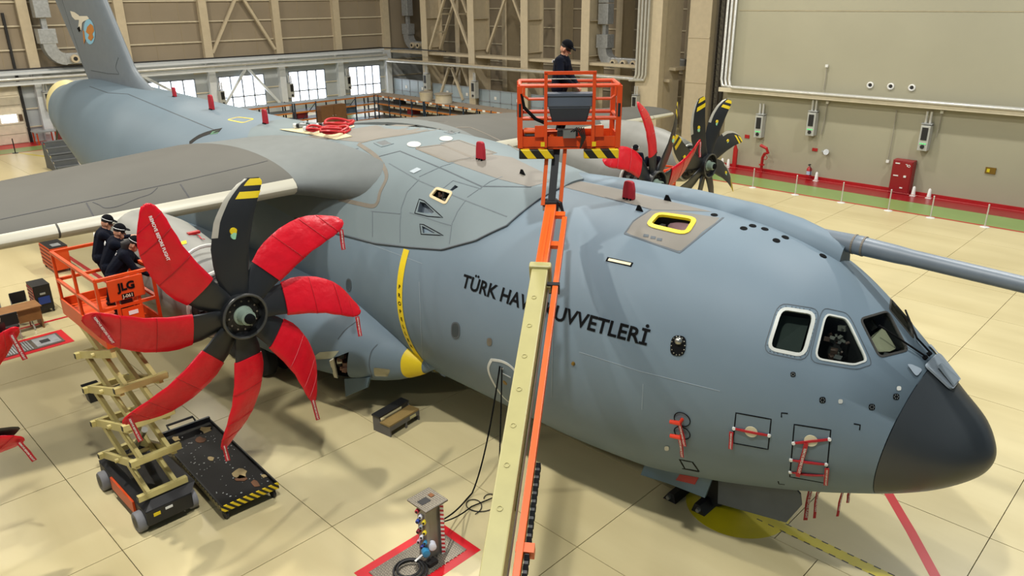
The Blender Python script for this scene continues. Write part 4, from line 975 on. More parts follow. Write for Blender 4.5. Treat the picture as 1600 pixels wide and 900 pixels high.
for c, r in (((1239, 585), 4), ((1285, 625), 5), ((1362, 636), 5), ((1400, 620), 5)):
    patch('static_port', oval(c, r, r), m_blk, fus, .008)
    for k in range(6): a = 2*math.pi*k/6; patch('port_hole', oval((c[0]+r*.6*math.cos(a), c[1]+r*.6*math.sin(a)), .9, .9, 6), m_metal, fus, .014)
for c in ((1313, 627), (1404, 607), (1020+22, 700)): patch('round_cap', oval(c, 3.5, 3.5), mat('pale_cover', '#b9bab1'), fus, .012)
for c in ((765, 534),): patch('step_plate', oval(c, 4, 6), m_metal, fus, .01)
c, n = hit((896, 568)); obj('drain', MB().lathe([(0, .04), (.03, .03)], c, n, 10), mat('brass', '#7a5f22'), fus)
for L in ([(866, 460), (862, 620)], [(905, 550), (1000, 580), (1125, 611)], [(655, 440), (660, 560), (690, 600)], [(1005, 600), (1003, 640)], [(575, 380), (660, 412)]): band('skin_line', L, .010, mat('faint_line', '#8b979e', .6, var=0), fus)
for q, s in (([(1150, 645), (1205, 655), (1200, 702), (1145, 692)], 0), ([(1241, 663), (1298, 672), (1290, 755), (1234, 745)], 0)): band('door_line', q, .018, m_blk, fus, True)
for q in ([(1221, 652), (1221, 645), (1231, 646)], [(1334, 662), (1344, 664), (1343, 672)], [(1216, 752), (1217, 756), (1226, 757)]): band('corner_mark', q, .018, m_blk, fus)
for q in ([(1062, 718), (1082, 722), (1092, 736), (1070, 732)], [(1066, 732), (1092, 737)]): band('step_mark', q, .03, m_blk, fus, len(q) > 2)
# sponson: open bay with brown machinery, light, yellow band
SQ = [(518, 560), (545, 550), (547, 597), (522, 597)]; sc_, sn = pocket(SPON, SQ, .35, m_int)
random.seed(9)
for k in range(12): obj('bay_fitting', MB().box(sc_-sn*random.uniform(.05, .2)+Vector((random.uniform(-.2, .12), 0, random.uniform(-.25, .25))), (.12, .1, .1), rz(random.random())), [mat('bay_brown', '#7d5a4a', .5), m_metal, mat('bay_brown', '#7d5a4a')][k % 3], SPON)
h = hit((520, 575)); obj('bay_door', MB().prism([hit(p)[0]+sn*.04 for p in ((517, 560), (523, 557), (528, 598), (521, 597))], sn*.05), m_le, SPON)
patch('landing_light', rrect([(584, 574), (610, 577), (606, 588), (585, 587)], .15), mat('lamp_glass', '#8e8a72', .12, .5), SPON, .01)
band('sponson_seam', curve([(590, 538), (580, 550), (577, 570), (582, 590)]), .02, m_line, SPON); band('sponson_seam', curve([(560, 500), (540, 515), (528, 530)]), .02, m_line, SPON)
patch('sponson_panel', [(484, 562), (500, 550), (530, 548), (520, 560)], mat('panel_cream', '#a9a98f', .5), SPON, .008)
L = []
for dx in (0, .12, .24, .36):
    x = 12.80+dx; S_ = np.array(SPX); y, z, hw, hh = [float(pchip(-S_[:, 0], S_[:, c], x)) for c in (1, 2, 3, 4)]
    L.append([Vector((-x, y+(hw+.01)*math.copysign(abs(math.cos(a))**.85, math.cos(a)), z+(hh+.01)*math.copysign(abs(math.sin(a))**.85, math.sin(a)))) for a in [2*math.pi*k/40 for k in range(40)]])
obj('yellow_band', MB().loft(L, cap=(False, False)), m_yel, SPON, smooth=True)
obj('gear_door', MB().prism([ony(p[0], p[1], 9.1) for p in ((538, 592), (577, 590), (573, 606), (540, 620))], (0, .05, 0)), mat('door_blue', '#5d7482', .5), PLANE)
# nose gear doors
obj('nose_gear_door', MB().prism([ony(p[0], p[1], 11.55) for p in ((1122, 748), (1243, 764), (1250, 772), (1252, 790), (1228, 817), (1121, 787))], (0, .05, 0)), mat('door_slate', '#4f565b', .5), PLANE, bevel=.01)
d2 = obj('nose_gear_door', MB().prism([ony(p[0], p[1], 11.35) for p in ((1007, 726), (1112, 749), (1101, 778), (1045, 756), (1001, 742))], (0, .05, 0)), mat('door_blue', '#5d7482'), PLANE)
obj('door_red_patch', MB().prism([ony(p[0], p[1], 11.34) for p in ((1062, 741), (1092, 746), (1086, 757), (1056, 750))], (0, -.006, 0)), m_red, d2)
for i, p in enumerate(((1047, 781), (1093, 801))):
    c = onz(*p, 0); t = thing('wheel_chock', ['black wheel chock behind the nose wheel', 'black wheel chock in front of the nose wheel on the yellow circle'][i], 'chock', c, 'nose wheel chocks')
    sg = (1, -1)[i]; obj('wedge', MB().prism([c+Vector((-.14*sg, -.05, 0)), c+Vector((.16*sg, -.05, 0)), c+Vector((.10*sg, -.05, .2)), c+Vector((-.02*sg, -.05, .2))], (0, .95, 0)), m_dark, t); obj('handle_bolt', MB().lathe([(0, .05), (.06, .04)], c+Vector((0, -.05, .1)), (0, -1, 0), 10), m_metal, t)
# straps and covers on the nose -------------------------------------------------
def strap(pts, label, tags=(), w=.036, disc=None):
    H = [hit(p) for p in pts]; t = thing('probe_strap', label, 'strap', H[0][0], 'red remove-before-flight straps')
    L = []
    P2 = dense(pts, 6); HH = [hit(p) for p in P2]
    for i, (p, n) in enumerate(HH):
        tt = (HH[min(i+1, len(HH)-1)][0]-HH[max(0, i-1)][0]).normalized(); s = n.cross(tt).normalized()*w/2; bul = .018+.02*math.sin(math.pi*i/(len(HH)-1)); L.append([p-s+n*.01, p-s+n*bul, p+s+n*bul, p+s+n*.01])
    obj('webbing', MB().loft(L), m_rbf, t)
    for q in (pts[0], pts[-1]): c, n = hit(q); obj('pad', MB().lathe([(.0, .03), (.03, .026)], c, n, 12), m_white, t)
    for a, b in tags:
        A, na = hit(a); B, nb = hit(b); ribbon(t, A+na*.05, B+nb*.06, .065, na)
    if disc: c, n = hit(disc); obj('disc', MB().lathe([(.006, .1), (.02, .1)], c, n, 20), mat('disc_cream', '#c9c2a4', .5), t)
strap([(1147, 669), (1174, 674), (1202, 680)], 'red strap across a cream disc inside the left outlined panel', [((1144, 672), (1143, 697))], disc=(1174, 674))
strap([(1240, 692), (1268, 688), (1296, 686)], 'top red strap of three on the right outlined panel', [((1260, 690), (1247, 739))], disc=(1267, 688))
strap([(1236, 718), (1262, 721), (1291, 725)], 'middle red strap of three on the right outlined panel', [((1292, 728), (1290, 752))])
strap([(1235, 737), (1262, 740), (1290, 742)], 'lowest red strap of three on the right outlined panel')
def probe_cover(p, q, label):
    c, n = hit(p); t = thing('pitot_cover', label, 'pitot cover', c); e = c+n*.12
    obj('sock', MB().tube([c, e, e+Vector((-.17, -.02, -.03))], [.03, .042, .035], 10), mat('cover_orange', '#dd3a1e', .5), t, smooth=True)
    a = e; b = hit(q)[0]+n*.12; ribbon(t, a, b, .06, n); obj('ring_mark', MB().torus(c+n*.01, n, .14, .008, 24, 4), m_blk, t)
probe_cover((1066, 655), (1074, 690), 'orange pitot cover with hanging red streamer below the lettering'); probe_cover((1066, 676), (1070, 706), 'second pitot cover with red streamer just below the orange one')
# streamers under the nose
for i, (a, b) in enumerate((((1265, 768), (1258, 812)), ((1277, 767), (1272, 809)), ((1316, 770), (1308, 806)), ((1327, 770), (1324, 785)))):
    A = ony(*a, 12.0); B = ony(*b, 12.0); A.z += .15
    t = thing('nose_streamer', ['widest dark red streamer hanging under the nose beside the gear door', 'red tag hanging second from the gear door under the nose', 'red tag hanging third from the gear door under the nose', 'short red tag hanging nearest the radome'][i], 'streamer', A, 'streamers under the nose')
    ribbon(t, A, B, (.075, .05, .045, .05)[i], (1, -1, .3))
# power cables from fuselage socket to the floor pedestal are built with the pedestal
# ================================================================== EQUIPMENT
m_or = mat('lift_orange', '#c9440f', .42, var=.06); m_or2 = mat('boom_orange', '#d2560f', .42, var=.05)
m_boom = mat('boom_cream', '#a19962', .45, var=.05); m_sciss = mat('scissor_cream', '#bfb274', .45, var=.06)
m_rub = mat('rubber_grey', '#77777a', .7); m_haz = stripes('hazard', '#d8bb12', '#16150f', 4.2, (1, .0, 1.0)); m_hazd = stripes('hazard_basket', '#d8bb12', '#16150f', 3.2, (.7, .7, .8))
m_hazc = stripes('hazard_cart', '#d8bb12', '#16150f', 7.5, (0, 1, 1.0))
# ---- scissor lift (shape used twice)
def scissor_lift(dx, dy, mirror, label, signs=True, zf=4.05):
    Y = (lambda y: 3.45+4.68-y+dy) if mirror else (lambda y: y+dy)
    X = lambda x: x+dx
    t = thing('scissor_lift', label, 'work platform', (X(-14.65), Y(4.06), 0))
    def bx(name, x0, x1, y0, y1, z0, z1, m, par=None, bev=0.): return obj(name, MB().bb(X(x0), X(x1), min(Y(y0), Y(y1)), max(Y(y0), Y(y1)), z0, z1), m, par or t, bevel=bev)
    ch = bx('chassis', -15.95, -13.42, 3.62, 4.52, .18, .52, m_dark, bev=.03)
    obj('chassis_deck', MB().prism([(X(-15.95), Y(3.62), .52), (X(-13.42), Y(3.62), .52), (X(-13.6), Y(3.8), .62), (X(-15.8), Y(3.8), .62)], (0, (Y(4.5)-Y(3.62)), 0)), m_dark, ch)
    bx('side_panel', -15.2, -14.0, 3.58, 3.62, .2, .48, m_or, ch); bx('caution_label', -13.42, -13.41, 3.75, 3.88, .36, .43, m_yel, ch); bx('maker_label', -13.42, -13.41, 3.98, 4.12, .4, .45, m_white, ch)
    for x in (-13.70, -15.62):
        for y in (3.57, 4.56): 
            w = obj('wheel', MB().lathe([(-.09, .12), (-.09, .19), (-.06, .21), (.06, .21), (.09, .19), (.09, .12)], (X(x), Y(y), .21), (0, 1, 0), 24), m_rub, t, smooth=True); obj('hub', MB().lathe([(-.095, .11), (-.07, .03), (.07, .03), (.095, .11)], (X(x), Y(y), .21), (0, 1, 0), 16), m_dark, w)
    n = 4; z0 = .72; z1 = zf-.23; dz = (z1-z0)/n
    for k in range(n):
        a = z0+k*dz; b = a+dz-.06
        for y, off in ((3.72, 0), (4.42, 0)):
            obj('scissor_arm', MB().beam((X(-15.75), Y(y), a), (X(-13.65), Y(y), b), .075, .15), m_sciss, t); y2 = y+(.09 if y < 4 else -.09)
            obj('scissor_arm', MB().beam((X(-13.65), Y(y2), a), (X(-15.75), Y(y2), b), .075, .15), m_sciss, t)
        for x in (-15.75, -13.65):
            o = obj('cross_tube', MB().beam((X(x), Y(3.60), a), (X(x), Y(4.55), a), .10, .12), m_sciss, t)
            for y in (3.595, 4.555): obj('tube_mouth', MB().box((X(x), Y(y), a), (.07, .012, .09)), m_dark, o)
        obj('centre_pin', MB().tube([(X(-14.7), Y(3.62), (a+b)/2), (X(-14.7), Y(4.52), (a+b)/2)], .045, 8), m_sciss, t)
        obj('hose_run', MB().tube([(X(-15.6), Y(3.86), a), (X(-14.9), Y(3.88), a+.25), (X(-14.0), Y(3.86), b)], .02, 5), m_dark, t)
    obj('lift_ram', MB().tube([(X(-15.1), Y(4.07), .9), (X(-14.0), Y(4.07), 1.9)], .06, 10), m_metal, t)
    pf = bx('platform_deck', -16.0, -13.6, 3.63, 4.65, zf-.16, zf, m_or)
    for (a, b, c, d_) in ((-16, -13.6, 3.63, 3.66), (-16, -13.6, 4.62, 4.65), (-16, -15.97, 3.63, 4.65), (-13.63, -13.6, 3.63, 4.65)): bx('toe_board', a, b, c, d_, zf, zf+.16, m_or)
    def post(x, y, z2=zf+1.1): obj('rail_post', MB().beam((X(x), Y(y), zf), (X(x), Y(y), z2), .05), m_or, t)
    for x in (-15.97, -14.8, -13.63):
        for y in (3.66, 4.62): post(x, y)
    for y in (3.95, 4.32): post(-13.63, y)
    for z in (zf+.55, zf+1.1):
        for y in (3.66, 4.62): obj('guard_rail', MB().beam((X(-15.97), Y(y), z), (X(-13.63), Y(y), z), .055), m_or, t)
        for x in (-15.97, -13.63): obj('guard_rail', MB().beam((X(x), Y(3.66), z), (X(x), Y(4.62), z), .055), m_or, t)
    pn = bx('front_panel', -13.60, -13.56, 3.82, 4.42, zf+.67, zf+1.07, m_or, bev=.015)
    bx('lower_panel', -13.60, -13.57, 3.98, 4.32, zf+.25, zf+.5, m_or); bx('panel_sticker', -13.57, -13.56, 4.08, 4.24, zf+.37, zf+.44, m_white, pn)
    bx('control_box', -13.8, -13.62, 4.0, 4.2, zf+.5, zf+.7, m_dark); obj('control_lever', MB().tube([(X(-13.7), Y(4.1), zf+.7), (X(-13.72), Y(4.1), zf+.81)], .02, 6), m_dark, t)
    if signs:
        bk = bx('number_plate', -13.56, -13.552, 4.02, 4.22, 4.74, 4.83, m_blk, pn)
        tm = MB(); text_plane(tm, 'JLG', (X(-13.548), Y(4.12), 4.96), (0, 1, 0), (0, 0, 1), .19, .009); obj('maker_mark', tm, m_blk, pn)
        tm = MB(); text_plane(tm, 'J-061', (X(-13.545), Y(4.12), 4.785), (0, 1, 0), (0, 0, 1), .085, .003); obj('number_text', tm, m_cream, pn)
    return t
scissor_lift(0, 0, False, 'orange scissor lift with cream arms beside the near engine, three workers aboard')
scissor_lift(.15, 16.75, False, 'second orange scissor lift half hidden behind the crown beside the far engine', False, 3.3)
# ---- boom lift
Bb = Vector((-5.03, 4.75, 3.46)); Bt = Vector((-7.93, 8.72, 5.40)); bd = (Bt-Bb).normalized(); bl = Vector((0, 0, 1)).cross(bd).normalized(); bu = bd.cross(bl)
base = Bb-bd*5.2
t = thing('boom_lift', 'orange and cream telescopic boom lift reaching up over the fuselage crown', 'boom lift', (base.x, base.y, 0)); BOOM = t
RB = Matrix((bd, bl, bu)).transposed()
o = obj('outer_boom', MB().beam(base, Bt, .27, .34, bu), m_boom, t, bevel=.02)
obj('boom_collar', MB().box(Bt-bd*.05, (.14, .36, .43), RB), m_boom, o, bevel=.03)
for k in range(7): obj('weld_boss', MB().torus(Bt-bd*(.8+k*.62)+bu*.172+bl*.02, bu, .035, .008, 12, 4), m_boom, o)
Bj = Vector((-8.9, 10.06, 6.05)); fl = obj('fly_boom', MB().beam(Bt-bd*.5, Bj-bd*.05, .20, .26, bu), m_or2, t, bevel=.015)
obj('fly_rib', MB().beam(Bt-bl*.0+bu*.13, Bj-bd*.3+bu*.13, .04, .03, bu), m_or2, fl)
# side rail / hose carrier beside the boom (towards the nose)
sr = -bl*.27
obj('carrier_rail', MB().beam(base+sr+bu*.05, Bj-bd*.35+sr+bu*.02, .09, .13, bu), m_or2, t, bevel=.01)
for a in (.25, 1.1): obj('carrier_clamp', MB().beam(Bj-bd*(a)+bu*.03, Bj-bd*a+sr+bu*.03, .08, .12, bd), m_or2, t)
obj('rail_clamp', MB().box(Bt-bd*.38+sr*.9, (.07, .20, .20), RB), m_dark, t); obj('clamp_foot', MB().box(Bt-bd*.38+sr*.45, (.10, .16, .12), RB), m_boom, t)
obj('hydraulic_line', MB().tube([Bt-bd*.3+sr*.62, Bt-bd*2+sr*.6-bu*.02, Bt-bd*4+sr*.62, base+sr*.6], .014, 5), m_metal, t); obj('hydraulic_line', MB().tube([Bt-bd*.3+sr*.55-bu*.06, Bt-bd*4.4+sr*.55-bu*.06], .018, 5), m_boom, t)
hc_ = Bt-bd*3.75-bl*.36
cc = obj('hose_carrier', MB().beam(hc_, hc_-bd*2.6, .05, .10, bu), m_dark, t)
for k in range(22): obj('carrier_link', MB().beam(hc_-bd*(k*.115), hc_-bd*(k*.115+.07), .06, .115, bu), m_blk, cc)
obj('rail_end', MB().box(Bb+sr+bd*.35-bl*.06, (.12, .22, .16), RB), m_or2, t)
# jib, basket
rh = Vector((_r[0], _r[1], 0)).normalized(); fh = Vector((0, 0, 1)).cross(rh); RK = Matrix((rh, fh, Vector((0, 0, 1)))).transposed()
Jt = at(871, 208, 13.75)
obj('knuckle', MB().box(Bj+Vector((0, 0, .05)), (.24, .22, .22), RK), m_dark, t, bevel=.03); obj('knuckle_pin', MB().tube([Bj-rh*.16, Bj+rh*.16], .05, 10), m_metal, t)
obj('knuckle_hose', MB().tube([Bj+Vector((0, 0, .15))+rh*.05, Bj+rh*.16-fh*.1+Vector((0, 0, .12)), Bj+rh*.22-fh*.12-Vector((0, 0, .15))], .03, 6), m_dark, t)
for s in (-1, 1): obj('jib_arm', MB().beam(Bj+rh*s*.16+Vector((0, 0, .05)), Jt+rh*s*.16, .065, .12, fh), m_or2, t)
obj('jib_head', MB().box(Jt+Vector((0, 0, -.02)), (.40, .14, .12), RK), m_or2, t); obj('jib_ram', MB().beam(Bj+Vector((0, 0, .12)), Jt-Vector((0, 0, .08)), .13, .10, fh), m_dark, t)
Z0 = at(886, 224, 14.0).z; bc = at(886, 224, 14.0)
def K(a, b, z): return bc+rh*a+fh*b+Vector((0, 0, z))
bk = obj('basket_floor', MB().box(K(0, 0, 0), (1.78, .86, .05), RK), m_or, t)
for b in (-.43, .43): obj('kick_plate', MB().box(K(0, b, .11), (1.78, .03, .18), RK), m_or, bk)
for a in (-.89, .89): obj('kick_plate', MB().box(K(a, 0, .11), (.03, .86, .18), RK), m_or, bk)
for b in (-.43, .43):
    for a in (-.87, .87): obj('basket_post', MB().beam(K(a, b, .0), K(a, b, 1.08), .09, .09, fh), m_or, bk)
    for z in (.52, 1.08): obj('basket_rail', MB().tube([K(-.87, b, z), K(.87, b, z)], .035, 8), m_or, bk)
for a in (-.87, .87):
    for z in (.52, 1.08): obj('basket_rail', MB().tube([K(a, -.43, z), K(a, .43, z)], .035, 8), m_or, bk)
for s in (-1, 1):
    obj('control_post', MB().beam(K(s*.42, -.50, .02), K(s*.42, -.50, 1.30), .055, .055, fh), m_or, bk); obj('gusset', MB().box(K(s*.50, -.48, .30), (.22, .03, .2), RK), m_or, bk)
    obj('grab_bar', MB().tube([K(s*.45, -.47, .86), K(s*.72, -.47, .86), K(s*.80, -.47, .92), K(s*.80, -.47, 1.06)], .025, 8), m_or, bk)
obj('control_top_bar', MB().beam(K(-.45, -.50, 1.30), K(.45, -.50, 1.30), .055, .055), m_or, bk); obj('control_low_bar', MB().beam(K(-.45, -.50, .44), K(.45, -.50, .44), .05, .05), m_or, bk)
obj('guard_wire', MB().tube([K(-.42, -.5, 1.2), K(.42, -.5, 1.2)], .008, 5), m_metal, bk)
co = obj('console', MB().box(K(0, -.36, .82), (.80, .26, .20), RK), mat('console_grey', '#4d5560', .5), bk, bevel=.02)
obj('console_lid', MB().box(K(0, -.36, .93), (.84, .30, .04), RK), mat('console_grey', '#4d5560'), co)
obj('tool_tray', MB().add([K(x*(.37 if z > .5 else .29), -.36+y*(.14 if z > .5 else .10), z) for z in (.40, .72) for x, y in ((-1, -1), (1, -1), (1, 1), (-1, 1))], [(0, 1, 2, 3), (4, 5, 6, 7), (0, 1, 5, 4), (1, 2, 6, 5), (2, 3, 7, 6), (3, 0, 4, 7)]), mat('tray_dark', '#262b31', .6), bk, bevel=.02)
obj('valve_block', MB().box(K(.0, -.5, .26), (.22, .12, .14), RK), m_metal, bk); obj('basket_pivot', MB().box(K(-.02, -.34, .16), (.36, .2, .3), RK), m_dark, bk)
for k in range(4): obj('valve_hose', MB().tube([K(.02+k*.05, -.55, .3), K(.12+k*.04, -.6, .38), K(.22+k*.02, -.56, .2), K(.2, -.5, .0)], .014, 5), m_dark, bk)
for s in (-1, 1): obj('bumper_pad', MB().box(K(s*.58, -.46, -.10), (.62, .14, .17), RK), m_hazd, bk, bevel=.02)
for s in (-1, 1): obj('rail_sleeve', MB().tube([K(s*.87, -.43, .55), K(s*.87, -.43, .78)], .055, 8), m_dark, bk)
obj('lanyard', MB().tube([K(-.85, -.45, .95), K(-.80, -.47, .72), K(-.6, -.48, .52), K(-.38, -.46, .42)], .03, 6), m_blk, bk)
for a in (-.47, .44): obj('warning_label', MB().box(K(a, -.535, .08), (.07, .006, .08), RK), m_yel, bk)
tag(obj('tool_case', MB().box(K(-.62, -.2, .14), (.34, .3, .2), RK), m_dark, bevel=.03), 'black tool case with an orange lid on the boom basket floor', 'tool case'); cs = D.objects['tool_case']; obj('case_lid', MB().box(K(-.62, -.2, .27), (.36, .32, .06), RK), m_or2, cs, bevel=.02)
# boom lift undercarriage below the picture
cx = base
obj('turret', MB().box((cx.x, cx.y, .95), (1.5, 1.3, .7), RB.to_3x3() @ Matrix.Identity(3) if False else rz(math.atan2(bd.y, bd.x))), m_or, t, bevel=.04)
obj('mast_foot', MB().beam((cx.x, cx.y, .9), base+Vector((0, 0, .1)), .4, .4), m_boom, t)
obj('chassis', MB().box((cx.x, cx.y, .48), (2.4, 1.6, .3), rz(math.atan2(bd.y, bd.x))), m_dark, t, bevel=.04)
for a in (-.9, .9):
    for b in (-.9, .9):
        q = rz(math.atan2(bd.y, bd.x)) @ Vector((a, b, .4))+Vector((cx.x, cx.y, 0)); obj('wheel', MB().lathe([(-.15, .2), (-.15, .36), (0, .4), (.15, .36), (.15, .2)], q, rz(math.atan2(bd.y, bd.x)) @ Vector((0, 1, 0)), 20), m_tyre, t, smooth=True)
# ---- black drip tray cart
t = thing('drip_tray_cart', 'low black drip tray cart with hazard edge beside the scissor lift', 'cart', (-14.5, 5.5, 0))
rot = rz(math.radians(-3)); cc = Vector((-14.48, 5.47, .30))
def Q(a, b, z): return cc+rot @ Vector((a, b, z))
tr = obj('tray', MB().box(Q(0, 0, 0), (3.5, 1.16, .05), rot), mat('tray_black', '#0c0b0a', .5, spec=.3, var=.2, scale=3), t)
for b in (-.58, .58): obj('tray_edge', MB().box(Q(0, b, .02), (3.5, .03, .11), rot), m_dark, tr)
obj('tray_edge', MB().box(Q(-1.75, 0, .02), (.03, 1.16, .11), rot), m_dark, tr); obj('hazard_edge', MB().box(Q(1.76, 0, .0), (.03, 1.2, .14), rot), m_hazc, tr); obj('hazard_edge', MB().box(Q(0.4, -.6, .0), (2.6, .012, .09), rot), stripes('hazard_cart2', '#8f8350', '#16150f', 7.5, (1, 0, 1)), tr)
obj('push_handle', MB().tube([Q(-1.75, -.3, .05), Q(-2.0, -.3, .12), Q(-2.0, .3, .12), Q(-1.75, .3, .05)], .03, 8), m_dark, t); obj('rear_bar', MB().beam(Q(-1.6, -.55, .14), Q(-1.6, .55, .14), .06, .12), mat('navy_bar', '#12161f', .4), t)
for a in (-1.6, 1.65):
    for b in (-.5, .5):
        w = obj('caster', MB().lathe([(-.03, .07), (-.03, .10), (.03, .10), (.03, .07)], Q(a, b, -.20), (0, 1, 0), 14), m_dark, t); obj('fork', MB().box(Q(a, b, -.09), (.05, .08, .16)), m_dark, w)
random.seed(3)
def blob(c, r, n=9, sq=1.): return [Q(c[0]+r*random.uniform(.5, 1.2)*math.cos(a), c[1]+r*sq*random.uniform(.5, 1.2)*math.sin(a), .027) for a in [2*math.pi*k/n for k in range(n)]]
for c, r, s, m in (((-1.35, .35), .18, .8, 'rag_tan'), ((-1.0, .1), .16, .7, 'rag_brown'), ((.85, .2), .22, .7, 'rag_tan'), ((1.05, .12), .14, .8, 'rag_brown'), ((1.45, .25), .16, .7, 'rag_brown'), ((-.1, -.05), .12, .5, 'rag_tan'), ((-1.45, -.3), .15, .6, 'rag_tan'), ((1.3, .5), .1, .6, 'rag_tan')):
    obj('oil_cloth', MB().prism(blob(c, r, 9, s), (0, 0, .008)), mat(m, '#9a875b' if m == 'rag_tan' else '#5a3618', .6, var=.15), tr)
mb = MB()
for k in range(90): c = (random.uniform(-1.6, 1.6), random.uniform(-.5, .5)); mb.prism(blob(c, random.uniform(.008, .025), 5), (0, 0, .004))
o = obj('paint_flecks', mb, mat('fleck', '#9da09c', .5), tr); o['kind'] = 'stuff'
# ---- service pedestal with floor hatch
m_tread = mat('tread_plate', '#7a7368', .35, .6, var=.1)
def hatch_frame(x0, x1, y0, y1, w, label, name='floor_hatch'):
    t = thing(name, label, 'floor hatch', ((x0+x1)/2, (y0+y1)/2, 0))
    for (a, b, c, d_) in ((x0, x1, y0, y0+w), (x0, x1, y1-w, y1), (x0, x0+w, y0+w, y1-w), (x1-w, x1, y0+w, y1-w)): obj('red_border', MB().bb(a, b, c, d_, .001, .005), mat('hatch_red', '#c4141f', .4), t)
    pl = obj('tread_plate', MB().bb(x0+w, x1-w, y0+w, y1-w, .001, .02), m_tread, t)
    return t, pl
t, pl = hatch_frame(-9.72, -8.52, 5.75, 7.75, .19, 'red bordered tread plate hatch around the service pedestal')
mb = MB()
for i in range(18):
    for j in range(34):
        x = -9.5+i*.046+(.023 if j % 2 else 0); y = 5.97+j*.046
        mb.box((x, y, .022), (.026, .014, .006), rz(.8 if (i+j) % 2 else -.8))
o = obj('tread_studs', mb, mat('stud_bright', '#b0a893', .3, .7), pl); o['kind'] = 'stuff'
t = thing('service_pedestal', 'grey service pedestal with coloured sockets rising from the floor hatch', 'pedestal', (-9.1, 7.05, 0))
m_st = mat('pedestal_steel', '#8b8983', .4, .6, var=.08)
obj('column', MB().bb(-9.24, -8.98, 6.88, 7.20, 0.02, 1.16), m_st, t)
for y in (6.86, 7.20): obj('column_rail', MB().bb(-8.98, -8.93, y-.03, y+.03, .02, 1.16), m_st, t)
stp = stripes('red_white', '#c01a2c', '#e4e2df', 11, (0, .6, 1.0)); obj('warning_strip', MB().bb(-8.93, -8.922, 7.15, 7.23, .03, 1.12), stp, t)
tp = obj('cap_plate', MB().bb(-9.40, -8.86, 6.78, 7.30, 1.16, 1.20), m_tread, t, bevel=.012)
mb = MB()
for i in range(11):
    for j in range(11): mb.box((-9.36+i*.046, 6.82+j*.045, 1.202), (.026, .014, .006), rz(.8 if (i+j) % 2 else -.8))
o = obj('tread_studs', mb, mat('stud_bright', '#b0a893'), tp); o['kind'] = 'stuff'
obj('cap_recess', MB().bb(-9.2, -9.05, 6.86, 7.06, 1.2, 1.208), m_dark, tp); obj('rust_plate', MB().bb(-9.22, -9.12, 7.12, 7.2, 1.2, 1.212), mat('rust', '#7a4a22', .7), tp)
sc_cols = ['#b32436', '#d9d9e2', '#d8c22c', '#2747a0', '#9aa0a8', '#d8c22c', '#7c2030', '#d9d9e2', '#2e7fa8', '#c9a0b0', '#3a3f8f', '#e07a2a']
for k, cl in enumerate(sc_cols):
    c = Vector((-9.0+(.03 if k % 2 else 0), 6.84, 1.06-.075*k*.98)); c.x = -9.16+.13*(k % 3)*.7
    so = obj('socket', MB().lathe([(0, .042), (.07, .038), (.08, .028)], c, (.55, -1, .15), 14), mat('socket%d' % k, cl, .4, var=0), t, smooth=True); obj('socket_bore', MB().lathe([(.08, .022), (.083, .022)], c, (.55, -1, .15), 10), m_dark, so)
for k, (cl, y, z) in enumerate((('#2e7fa8', 6.80, .30), ('#d9d9e2', 6.95, .36))): obj('socket', MB().lathe([(0, .075), (.12, .07), (.13, .045)], (-8.97, y, z), (1, -.5, .1), 16), mat('bigsock%d' % k, cl, .4, var=0), t, smooth=True)
obj('grey_lever', MB().beam((-9.05, 6.62, .12), (-9.08, 6.85, .14), .04, .015), m_white, t); obj('cable_plug', MB().box((-9.1, 7.28, .62), (.14, .1, .1)), m_st, t); obj('foot_box', MB().bb(-8.95, -8.8, 6.75, 6.95, .02, .10), m_engd, t)
tag(obj('coiled_cable', MB().tube([(-9.0+.32*math.cos(a)*(1-.03*a)-.1*0, 6.45+.32*math.sin(a)*(1-.03*a), .05+.004*a) for a in np.linspace(0, 14, 80)], .022, 6), m_dark), 'black cable coiled on the tread plate at the bottom edge', 'cable')
dr = hit((781, 572), FUSKIN)[0]
def sag(a, b, s, n=14): a = Vector(a); b = Vector(b); return [a+(b-a)*(k/n)+Vector((0, 0, -s*4*(k/n)*(1-k/n))) for k in range(n+1)]
f1 = onz(720, 797, 0)+Vector((0, 0, .03)); pg = Vector((-9.08, 7.32, .62))
tag(obj('power_cable', MB().tube(sag(dr, f1+Vector((-.2, .5, .02)), .35)+sag(f1+Vector((-.15, .3, .0)), pg, .05, 8), .016, 6), m_blk), 'black power cable from the aircraft side door to the pedestal, left of two', 'cable')
tag(obj('power_cable', MB().tube(sag(dr+Vector((.06, 0, 0)), f1+Vector((.25, .8, .02)), .25)+sag(f1+Vector((.1, .2, 0)), pg+Vector((.02, 0, -.03)), .05, 8), .014, 6), m_blk), 'black power cable from the aircraft side door to the pedestal, right of two', 'cable')
lp = onz(735, 800, 0); tag(obj('loose_cable', MB().tube([lp+Vector((.24*math.cos(a)-.1+.05*a*.4, .24*math.sin(a)+.06*a, .02)) for a in np.linspace(0, 10, 60)], .01, 5), m_dark), 'thin loose cable looped on the floor beside the boom', 'cable')
